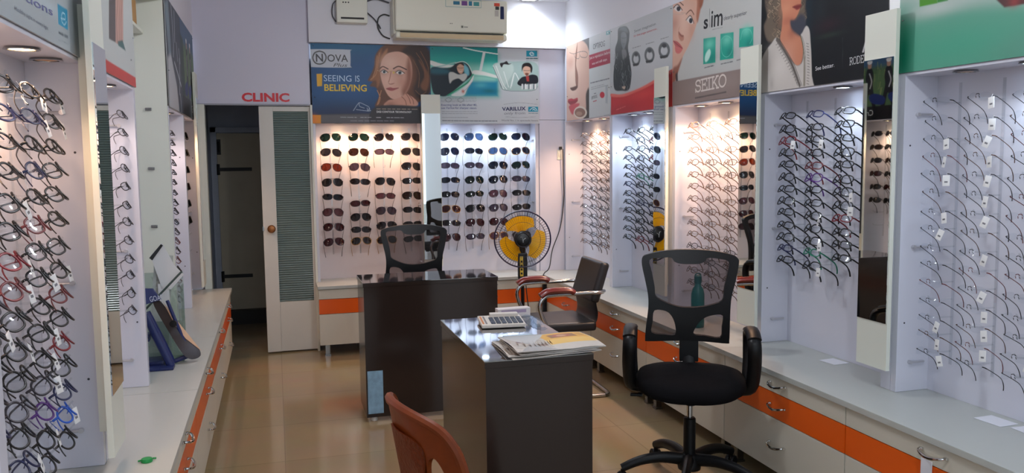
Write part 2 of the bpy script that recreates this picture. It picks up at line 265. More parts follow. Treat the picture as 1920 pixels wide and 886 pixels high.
'vari':{'w':.914,'h':.612,'ops':[('q',(196,202,208),.002,[(-.0634,-.0636),(1.0298,-.0949),(1.0237,.7417),(-.0808,.7369)]),('q',(14,134,134),.002,[(-.0026,-.0049),(.5613,-.0196),(.5559,.3871),(-.0108,.3927)]),('q',(40,160,150),.05,[(-.0041,.071),(.5603,.058),(.5559,.3871),(-.0108,.3927)]),('q',(140,204,190),.04,[(-.0056,.1432),(.5592,.1396),(.5559,.3871),(-.0108,.3927)]),('q',(24,132,166),.02,[(.3085,.2719),(.5574,.2682),(.5559,.3871),(.2825,.3898)]),('b',(90,180,190),.6,(.4129,.3014),(.0569,.0234)),('b',(20,100,100),.7,(.4853,.3472),(.0655,.0196)),('p',(222,226,222),.004,[(.0028,.1126),(.0807,.1338),(.1752,.1449),(.2311,.1307),(.2068,.1504),(.0879,.1695),(.0022,.143)]),('l',(150,196,190),.0076,[(.0016,.1712),(.1119,.1484),(.2073,.1235)]),('p',(20,36,46),.006,[(.0015,.1757),(.1036,.1692),(.167,.1627),(.2072,.1312),(.2472,.1189),(.3028,.1331),(.3263,.1712),(.3415,.2211),(.2845,.2722),(.139,.3858),(.06,.3866),(.0135,.3526)]),('p',(30,90,104),.02,[(.0093,.1771),(.0879,.1695),(.1506,.1898),(.1344,.2131),(.0163,.2151)]),('p',(120,190,206),.01,[(.2708,.1353),(.3103,.1653),(.3175,.2176),(.2854,.2182)]),('p',(196,200,196),.005,[(.1502,.2128),(.1821,.2007),(.2295,.2191),(.2855,.2105),(.3012,.2334),(.2685,.2724),(.2289,.2499),(.1809,.266),(.1567,.2894)]),('l',(216,226,222),.0054,[(.2072,.1289),(.2712,.1153),(.3186,.1482),(.348,.2171)]),('l',(40,150,110),.0108,[(.3496,.2171),(.3166,.2717),(.2356,.3269),(.139,.3858)]),('p',(222,228,228),.004,[(.3535,.2248),(.3447,.2713),(.2995,.3339),(.2665,.3869),(.1668,.3878),(.2272,.3502),(.3083,.2873)]),('b',(190,80,40),.9,(.2655,.3536),(.0129,.014)),('l',(130,140,150),.0031,[(.3406,.2791),(.2996,.3261),(.2752,.3496)]),('p',(206,164,140),.003,[(.2213,.1409),(.247,.1304),(.2723,.143),(.274,.1837),(.2551,.2125),(.2314,.2037),(.2184,.1732)]),('p',(52,40,36),.004,[(.2105,.1657),(.2214,.1363),(.2471,.1227),(.2772,.1375),(.2738,.1491),(.2469,.1358),(.2268,.1462)]),('l',(60,40,36),.0031,[(.2225,.1639),(.2431,.1681),(.2719,.1645)]),('l',(236,226,216),.0031,[(.234,.1898),(.2458,.1958),(.2587,.1909)]),('l',(222,230,228),.0092,[(.2731,.0048),(.3848,.0266),(.5604,.0487)]),('q',(214,222,222),.002,[(.4372,.0299),(.459,.0333),(.4243,.1848),(.4025,.1852)]),('p',(226,230,226),.004,[(.3501,.1862),(.4146,.1866),(.5605,.2253),(.5602,.2432),(.4464,.2232),(.3577,.2131)]),('l',(110,170,150),.0031,[(.3655,.2284),(.4625,.2346),(.5577,.2526)]),('p',(166,190,188),.003,[(.5209,.1365),(.5783,.1159),(.6935,.1057),(.8431,.1025),(.9015,.1289),(.9109,.2077),(.9,.3028),(.8744,.3348),(.7739,.3439),(.6083,.338),(.5761,.2836),(.5443,.2138)]),('p',(190,208,204),.01,[(.529,.1402),(.6686,.1179),(.6926,.1878),(.6337,.2828),(.5923,.299)]),('l',(226,234,232),.007,[(.5207,.1442),(.5763,.2679),(.6084,.3301)]),('l',(226,234,232),.007,[(.5452,.1438),(.6007,.2832),(.6331,.3298)]),('l',(226,234,232),.007,[(.6662,.3216),(.6964,.2113),(.7171,.2109),(.7618,.3046)]),('l',(226,234,232),.0071,[(.6963,.2191),(.6746,.3057)]),('l',(226,234,232),.007,[(.6101,.1893),(.6498,.3139)]),('l',(86,96,104),.0047,[(.5206,.152),(.5921,.3147)]),('p',(40,36,40),.003,[(.5782,.1237),(.6111,.1152),(.6359,.103),(.6521,.1221),(.6768,.1216),(.652,.1323),(.6109,.1308),(.5925,.1569)]),('p',(30,34,44),.003,[(.7246,.2815),(.7626,.2338),(.8085,.2212),(.8588,.2085),(.9007,.2237),(.9002,.279),(.8246,.288),(.7618,.3046)]),('p',(206,166,146),.003,[(.7759,.1471),(.8094,.1347),(.8409,.1553),(.8372,.1932),(.8152,.2211),(.7902,.2136),(.7772,.1863)]),('p',(32,28,30),.003,[(.7655,.1865),(.7678,.1355),(.7929,.1153),(.8346,.1161),(.8577,.1494),(.8506,.1929),(.8406,.1852),(.8359,.1522),(.801,.1419),(.7775,.1565)]),('l',(40,36,38),.0031,[(.7806,.1753),(.809,.1779),(.8357,.1743)]),('p',(120,70,60),.003,[(.792,.2018),(.8088,.1952),(.8254,.2028),(.8085,.2212)]),('q',(170,60,60),.004,[(.8001,.2253),(.8252,.2209),(.8281,.2643),(.8081,.2646)]),('q',(214,218,220),.002,[(.762,.2889),(.7745,.2847),(.774,.3281),(.7615,.3322)]),('q',(120,130,138),.002,[(.7761,.295),(.7887,.2845),(.7882,.3279),(.7757,.332)]),('q',(236,238,238),.002,[(.7903,.2885),(.8029,.2844),(.8024,.3278),(.7899,.3319)]),('q',(214,218,220),.002,[(.8044,.2946),(.8171,.2842),(.8166,.3276),(.8041,.3317)]),('q',(120,130,138),.002,[(.8187,.2881),(.8313,.284),(.8309,.3274),(.8183,.3315)]),('q',(236,238,238),.002,[(.8329,.2942),(.8455,.2838),(.8451,.3273),(.8325,.3314)]),('q',(214,218,220),.002,[(.8472,.2877),(.8598,.2836),(.8594,.3271),(.8468,.3312)]),('q',(120,130,138),.002,[(.8614,.2938),(.8741,.2834),(.8737,.3269),(.861,.331)]),('q',(236,238,238),.002,[(.8757,.2873),(.8884,.2832),(.888,.3267),(.8753,.3308)]),('l',(90,104,110),.0031,[(.5761,.2836),(.6083,.338),(.7739,.3463),(.8744,.3364),(.9017,.3028)]),('q',(20,144,170),.002,[(.8056,.0147),(.9009,.0124),(.9004,.0612),(.8051,.0633)]),('l',(226,240,244),.0055,[(.8688,.0367),(.8522,.0261),(.8354,.0375),(.8486,.0529),(.8704,.0477)]),('l',(226,240,244),.0039,[(.842,.0389),(.8705,.0367)]),('q',(20,140,168),.002,[(.8177,.4733),(.9035,.4727),(.9032,.5141),(.8173,.5145)]),('l',(226,240,244),.0047,[(.8309,.5018),(.8563,.4826),(.8815,.4856),(.894,.5062)]),('l',(226,240,244),.0048,[(.8561,.5016),(.8662,.4936),(.8796,.5047)]),('k',(70,110,120),.0094,[(.8066,.079),(.8269,.0785)]),('k',(70,110,120),.0094,[(.8378,.0783),(.8587,.0778)]),('k',(70,110,120),.0094,[(.8696,.0776),(.9003,.0769)]),('k',(120,140,150),.0032,[(.8048,.0978),(.8284,.0973)]),('k',(120,140,150),.0032,[(.8342,.0972),(.8532,.0968)]),('k',(120,140,150),.0031,[(.859,.0967),(.8842,.0961)]),('k',(120,140,150),.0032,[(.89,.096),(.9013,.0958)]),('k',(110,140,150),.0048,[(.8205,.5272),(.8392,.5272)]),('k',(110,140,150),.0048,[(.8463,.5271),(.8717,.527)]),('k',(110,140,150),.0048,[(.8788,.527),(.9014,.5269)]),('k',(150,158,166),.0039,[(.0833,.4017),(.1064,.4015)]),('k',(150,158,166),.0038,[(.1136,.4015),(.1296,.4013)]),('k',(150,158,166),.0039,[(.1368,.4012),(.1657,.401)]),('k',(150,158,166),.0039,[(.173,.4009),(.1871,.4008)]),('k',(150,158,166),.0039,[(.1943,.4007),(.2107,.4005)]),('k',(150,158,166),.0038,[(.218,.4005),(.231,.4003)]),('k',(150,158,166),.0038,[(.2383,.4003),(.2521,.4001)]),('k',(150,158,166),.0039,[(.2594,.4001),(.2808,.3999)]),('k',(150,158,166),.0039,[(.2881,.3998),(.3066,.3996)]),('k',(150,158,166),.0038,[(.3139,.3996),(.3429,.3993)]),('k',(150,158,166),.0039,[(.3503,.3992),(.3735,.399)]),('k',(150,158,166),.0038,[(.0831,.4133),(.0954,.4132)]),('k',(150,158,166),.0038,[(.1026,.4131),(.1195,.4129)]),('k',(150,158,166),.0038,[(.1267,.4129),(.1591,.4126)]),('k',(150,158,166),.0039,[(.1663,.4125),(.1883,.4123)]),('k',(150,158,166),.0038,[(.1956,.4123),(.2253,.412)]),('k',(150,158,166),.0039,[(.2326,.4119),(.2603,.4117)]),('k',(150,158,166),.0039,[(.2676,.4116),(.3002,.4113)]),('k',(150,158,166),.0038,[(.3075,.4113),(.3232,.4111)]),('k',(150,158,166),.0038,[(.3306,.4111),(.356,.4108)]),('k',(150,158,166),.0039,[(.3634,.4108),(.3748,.4107)]),('k',(150,158,166),.0039,[(.0828,.4271),(.0947,.427)]),('k',(150,158,166),.0038,[(.102,.427),(.1335,.4267)]),('k',(150,158,166),.0039,[(.1407,.4266),(.1645,.4264)]),('k',(150,158,166),.0038,[(.1717,.4264),(.1823,.4263)]),('k',(150,158,166),.0039,[(.1896,.4262),(.2134,.426)]),('k',(150,158,166),.0038,[(.2207,.426),(.2468,.4257)]),('k',(150,158,166),.0039,[(.2541,.4257),(.2814,.4255)]),('k',(150,158,166),.0039,[(.2887,.4254),(.2995,.4253)]),('k',(150,158,166),.0039,[(.3068,.4252),(.3325,.425)]),('k',(150,158,166),.0038,[(.3399,.425),(.361,.4248)]),('k',(150,158,166),.0039,[(.3684,.4247),(.3745,.4247)]),('k',(150,158,166),.0038,[(.0826,.4379),(.1092,.4377)]),('k',(150,158,166),.0039,[(.1164,.4376),(.1335,.4375)]),('k',(150,158,166),.0039,[(.1407,.4374),(.1601,.4373)]),('k',(150,158,166),.0039,[(.1674,.4372),(.198,.437)]),('k',(150,158,166),.0039,[(.2053,.4369),(.232,.4367)]),('k',(150,158,166),.0039,[(.2393,.4366),(.2562,.4365)]),('k',(150,158,166),.0038,[(.2635,.4365),(.2787,.4363)]),('k',(150,158,166),.0039,[(.286,.4363),(.3102,.4361)]),('k',(150,158,166),.0039,[(.3176,.436),(.3362,.4359)]),('k',(150,158,166),.0039,[(.3436,.4358),(.3685,.4356)]),('l',(110,116,126),.0031,[(.1153,.4222),(.1426,.4035),(.1693,.4218),(.142,.4405),(.1153,.4222)]),('l',(110,116,126),.0031,[(.2163,.4229),(.2438,.4041),(.2707,.4224),(.2431,.4413),(.2163,.4229)]),('k',(140,146,156),.0039,[(.089,.5164),(.113,.5163)]),('k',(140,146,156),.0038,[(.1202,.5163),(.1527,.5161)]),('k',(140,146,156),.0039,[(.1599,.5161),(.1856,.516)]),('k',(140,146,156),.0039,[(.1928,.5159),(.2224,.5158)]),('k',(140,146,156),.0038,[(.2297,.5158),(.2506,.5157)]),('k',(140,146,156),.0039,[(.2579,.5156),(.2905,.5155)]),('k',(140,146,156),.0039,[(.2979,.5154),(.316,.5153)]),('k',(140,146,156),.0039,[(.3234,.5153),(.3409,.5152)]),('k',(140,146,156),.0039,[(.3483,.5152),(.3717,.5151)]),('k',(140,146,156),.0039,[(.3791,.515),(.3812,.515)]),('k',(140,146,156),.0039,[(.0887,.5326),(.1016,.5326)]),('k',(140,146,156),.0039,[(.1088,.5325),(.1319,.5324)]),('k',(140,146,156),.0039,[(.1391,.5324),(.1694,.5323)]),('k',(140,146,156),.0038,[(.1767,.5323),(.1955,.5322)]),('k',(140,146,156),.0038,[(.2027,.5322),(.2289,.532)]),('k',(140,146,156),.0039,[(.2362,.532),(.2578,.5319)]),('k',(140,146,156),.0039,[(.2651,.5319),(.2836,.5318)]),('k',(140,146,156),.0039,[(.2909,.5318),(.3016,.5318)]),('k',(140,146,156),.0039,[(.309,.5317),(.3354,.5316)]),('k',(140,146,156),.0039,[(.3428,.5316),(.3644,.5315)]),('k',(140,146,156),.0039,[(.3718,.5315),(.381,.5314)]),('k',(140,146,156),.0039,[(.0881,.5635),(.1083,.5634)]),('k',(140,146,156),.0039,[(.1137,.5634),(.1366,.5634)]),('k',(140,146,156),.0039,[(.142,.5633),(.1528,.5633)]),('k',(140,146,156),.0039,[(.1582,.5633),(.1726,.5633)]),('k',(140,146,156),.0039,[(.178,.5632),(.1874,.5632)]),('k',(140,146,156),.0039,[(.1928,.5632),(.209,.5632)]),('k',(140,146,156),.0039,[(.2144,.5631),(.2344,.5631)]),('k',(140,146,156),.0039,[(.2398,.5631),(.2581,.563)]),('k',(140,146,156),.0039,[(.2635,.563),(.275,.563)]),('k',(140,146,156),.0038,[(.2804,.563),(.3012,.5629)]),('k',(96,100,112),.0062,[(.0915,.589),(.1263,.5892)]),('k',(96,100,112),.0062,[(.1342,.5892),(.1568,.5893)]),('k',(96,100,112),.0062,[(.1647,.5894),(.1795,.5894)]),('k',(96,100,112),.0062,[(.1874,.5895),(.2215,.5897)]),('k',(96,100,112),.0062,[(.2294,.5897),(.2467,.5898)]),('k',(96,100,112),.0062,[(.2547,.5898),(.2703,.5899)]),('k',(96,100,112),.0063,[(.2783,.5899),(.3096,.5901)]),('k',(96,100,112),.0063,[(.3176,.5901),(.3473,.5903)]),('k',(96,100,112),.0063,[(.3553,.5903),(.3846,.5905)]),('k',(96,100,112),.0063,[(.3926,.5905),(.4099,.5906)]),('k',(96,100,112),.0062,[(.418,.5907),(.4375,.5908)]),('k',(96,100,112),.0063,[(.4456,.5908),(.4698,.5909)]),('k',(96,100,112),.0062,[(.4779,.591),(.4989,.5911)]),('k',(96,100,112),.0063,[(.507,.5911),(.5277,.5912)]),('k',(96,100,112),.0063,[(.5358,.5913),(.5474,.5913)]),('l',(130,134,144),.0024,[(.6068,.4557),(.7395,.4406),(.8986,.4537)]),('l',(130,134,144),.0023,[(.622,.5565),(.7382,.5625),(.8808,.5557)])],'tx':[('VARILUX',(.5913,.5077),(.7973,.5019),.0283,(52,54,96),.03,0,0),('only from',(.609,.5384),(.7903,.5353),.0205,(120,124,136),0,.1,0),('Exacting look at life after 40,',(.0836,.471),(.3795,.469),.0154,(84,88,140),.01,0,0),('see Varilux for sharper vision.',(.0831,.4949),(.3775,.4932),.0154,(84,88,140),.01,0,0),('World No. 1 in spectacle lenses',(.5844,.5913),(.9016,.5923),.0119,(90,92,104),0,0,0)]},
'opti':{'w':.93,'h':.61,'ops':[('q',(196,200,204),.002,[(-.1163,-.1198),(1.0098,-.0568),(1.0104,.7572),(-.1306,.7223)]),('q',(214,176,160),.002,[(.0024,-.0831),(.5191,-.0637),(.5141,.6494),(-.0093,.686)]),('b',(232,204,190),.9,(.1418,.2445),(.1387,.2227)),('b',(224,186,172),.8,(.413,.3458),(.1033,.1867)),('p',(150,110,96),.006,[(.2614,.001),(.2439,.1027),(.2265,.1767),(.2695,.2572),(.2687,.3331),(.252,.3602),(.2138,.3186),(.2043,.1838),(.2166,.0804)]),('p',(96,66,58),.006,[(.0834,.346),(.1575,.3426),(.2522,.3411),(.2298,.3679),(.1402,.3721)]),('p',(96,92,92),.01,[(.2562,-.0186),(.4162,-.024),(.5188,-.0185),(.518,.0994),(.4622,.0466),(.3635,.0009)]),('p',(70,60,56),.015,[(.4437,.4227),(.5159,.3916),(.5143,.6217),(.3843,.6154),(.4427,.5436)]),('l',(120,110,108),.0048,[(.073,.0578),(.1721,.0797),(.2959,.0808),(.4152,.0911),(.4796,.1175),(.446,.1409),(.3357,.1232),(.3038,.0912)]),('l',(120,112,110),.0047,[(.1721,.0797),(.2051,.1123),(.2818,.1308),(.309,.1106)]),('b',(196,142,128),.6,(.1005,.1434),(.0848,.0582)),('p',(186,64,74),.005,[(.0298,.438),(.1109,.4311),(.1676,.44),(.2511,.4365),(.2564,.456),(.1812,.4796),(.0816,.473)]),('p',(150,60,66),.005,[(.0237,.4494),(.1391,.4535),(.2564,.4522),(.2397,.4701),(.1102,.4867)]),('p',(198,86,92),.01,[(.0524,.4908),(.1671,.4787),(.3052,.4879),(.1945,.5385),(.1377,.5644),(.0808,.5318)]),('p',(222,206,192),.002,[(.4633,.5653),(.444,.5884),(.391,.6035),(.3175,.6064),(.2424,.596),(.1867,.5748),(.1662,.5485),(.1873,.5245),(.2434,.5096),(.3185,.5077),(.3918,.5189),(.4444,.54)]),('p',(142,104,88),.002,[(.4269,.5632),(.4113,.5801),(.3686,.5909),(.3095,.5927),(.2495,.5847),(.205,.569),(.1887,.5497),(.2054,.5323),(.2502,.5217),(.3102,.5205),(.3692,.5289),(.4116,.5445)]),('p',(176,140,120),.002,[(.3608,.5689),(.3514,.5769),(.3258,.5818),(.2906,.5822),(.2551,.578),(.2289,.5703),(.2193,.5611),(.2291,.553),(.2554,.5481),(.291,.5479),(.3261,.5522),(.3516,.5599)]),('q',(168,44,72),.002,[(.5127,.1316),(.9353,.1351),(.9352,.2393),(.5119,.2373)]),('q',(200,204,208),.002,[(.5141,-.0645),(.9353,-.018),(.9353,.1351),(.5127,.1316)]),('q',(202,206,208),.002,[(.5119,.2373),(.9352,.2393),(.935,.6334),(.5091,.6399)]),('q',(80,160,170),.002,[(.8544,.004),(.9264,.0062),(.9264,.0334),(.8544,.0298)]),('p',(206,226,228),.002,[(.9086,.0206),(.9062,.0236),(.8996,.0252),(.8906,.0248),(.8816,.0225),(.875,.0191),(.8726,.0153),(.875,.0122),(.8816,.0107),(.8906,.0111),(.8996,.0133),(.9062,.0168)]),('k',(120,124,130),.0028,[(.5538,.3947),(.8879,.3921),(.8764,.5258)]),('q',(176,184,190),.002,[(.84,.3922),(.8766,.3919),(.8809,.5191),(.8397,.5199)]),('p',(196,40,60),.002,[(.8237,.4574),(.8174,.4683),(.8004,.4754),(.777,.4768),(.7534,.472),(.7361,.4622),(.7297,.4502),(.7362,.4391),(.7535,.4321),(.7771,.4309),(.8005,.4358),(.8175,.4455)]),('k',(120,120,130),.0082,[(.5415,.3462),(.5631,.3462)]),('k',(120,120,130),.0082,[(.5766,.3462),(.6316,.3463)]),('k',(120,120,130),.0081,[(.6449,.3463),(.6907,.3464)]),('k',(120,120,130),.008,[(.7037,.3464),(.7226,.3464)]),('k',(120,120,130),.008,[(.7355,.3464),(.7897,.3465)]),('k',(120,120,130),.0079,[(.8024,.3465),(.8248,.3465)]),('k',(120,120,130),.0079,[(.8373,.3465),(.8668,.3466)]),('k',(120,120,130),.0078,[(.8792,.3466),(.9105,.3466)]),('k',(150,150,156),.0037,[(.5539,.381),(.6082,.3808)]),('k',(150,150,156),.0036,[(.6201,.3808),(.6583,.3806)]),('k',(150,150,156),.0036,[(.67,.3805),(.6945,.3804)]),('k',(150,150,156),.0036,[(.706,.3804),(.7502,.3802)]),('k',(150,150,156),.0035,[(.7615,.3802),(.8044,.38)]),('k',(150,150,156),.0035,[(.8156,.3799),(.8192,.3799)]),('k',(190,90,100),.0073,[(.5957,.4908),(.6646,.4865)]),('k',(130,130,136),.0072,[(.6158,.4324),(.6527,.4317)]),('k',(150,150,156),.0036,[(.8071,.6076),(.8417,.6059)]),('k',(150,150,156),.0035,[(.8521,.6054),(.8678,.6047)]),('k',(150,150,156),.0035,[(.8781,.6041),(.9016,.603)]),('k',(150,150,156),.0035,[(.9119,.6025),(.9261,.6018)])],'tx':[('OPTIFOG',(.5979,.1006),(.8313,.1044),.0395,(70,72,80),0,0,0),('OPTIFOG',(.5608,.4738),(.6792,.4678),.0238,(90,90,98),0,0,0),('Just a reputation before',(.5226,.1655),(.9263,.1698),.02,(240,214,220),.01,0,0),('was and still stays.',(.5725,.2129),(.8768,.212),.018,(240,214,220),.01,0,0)]},
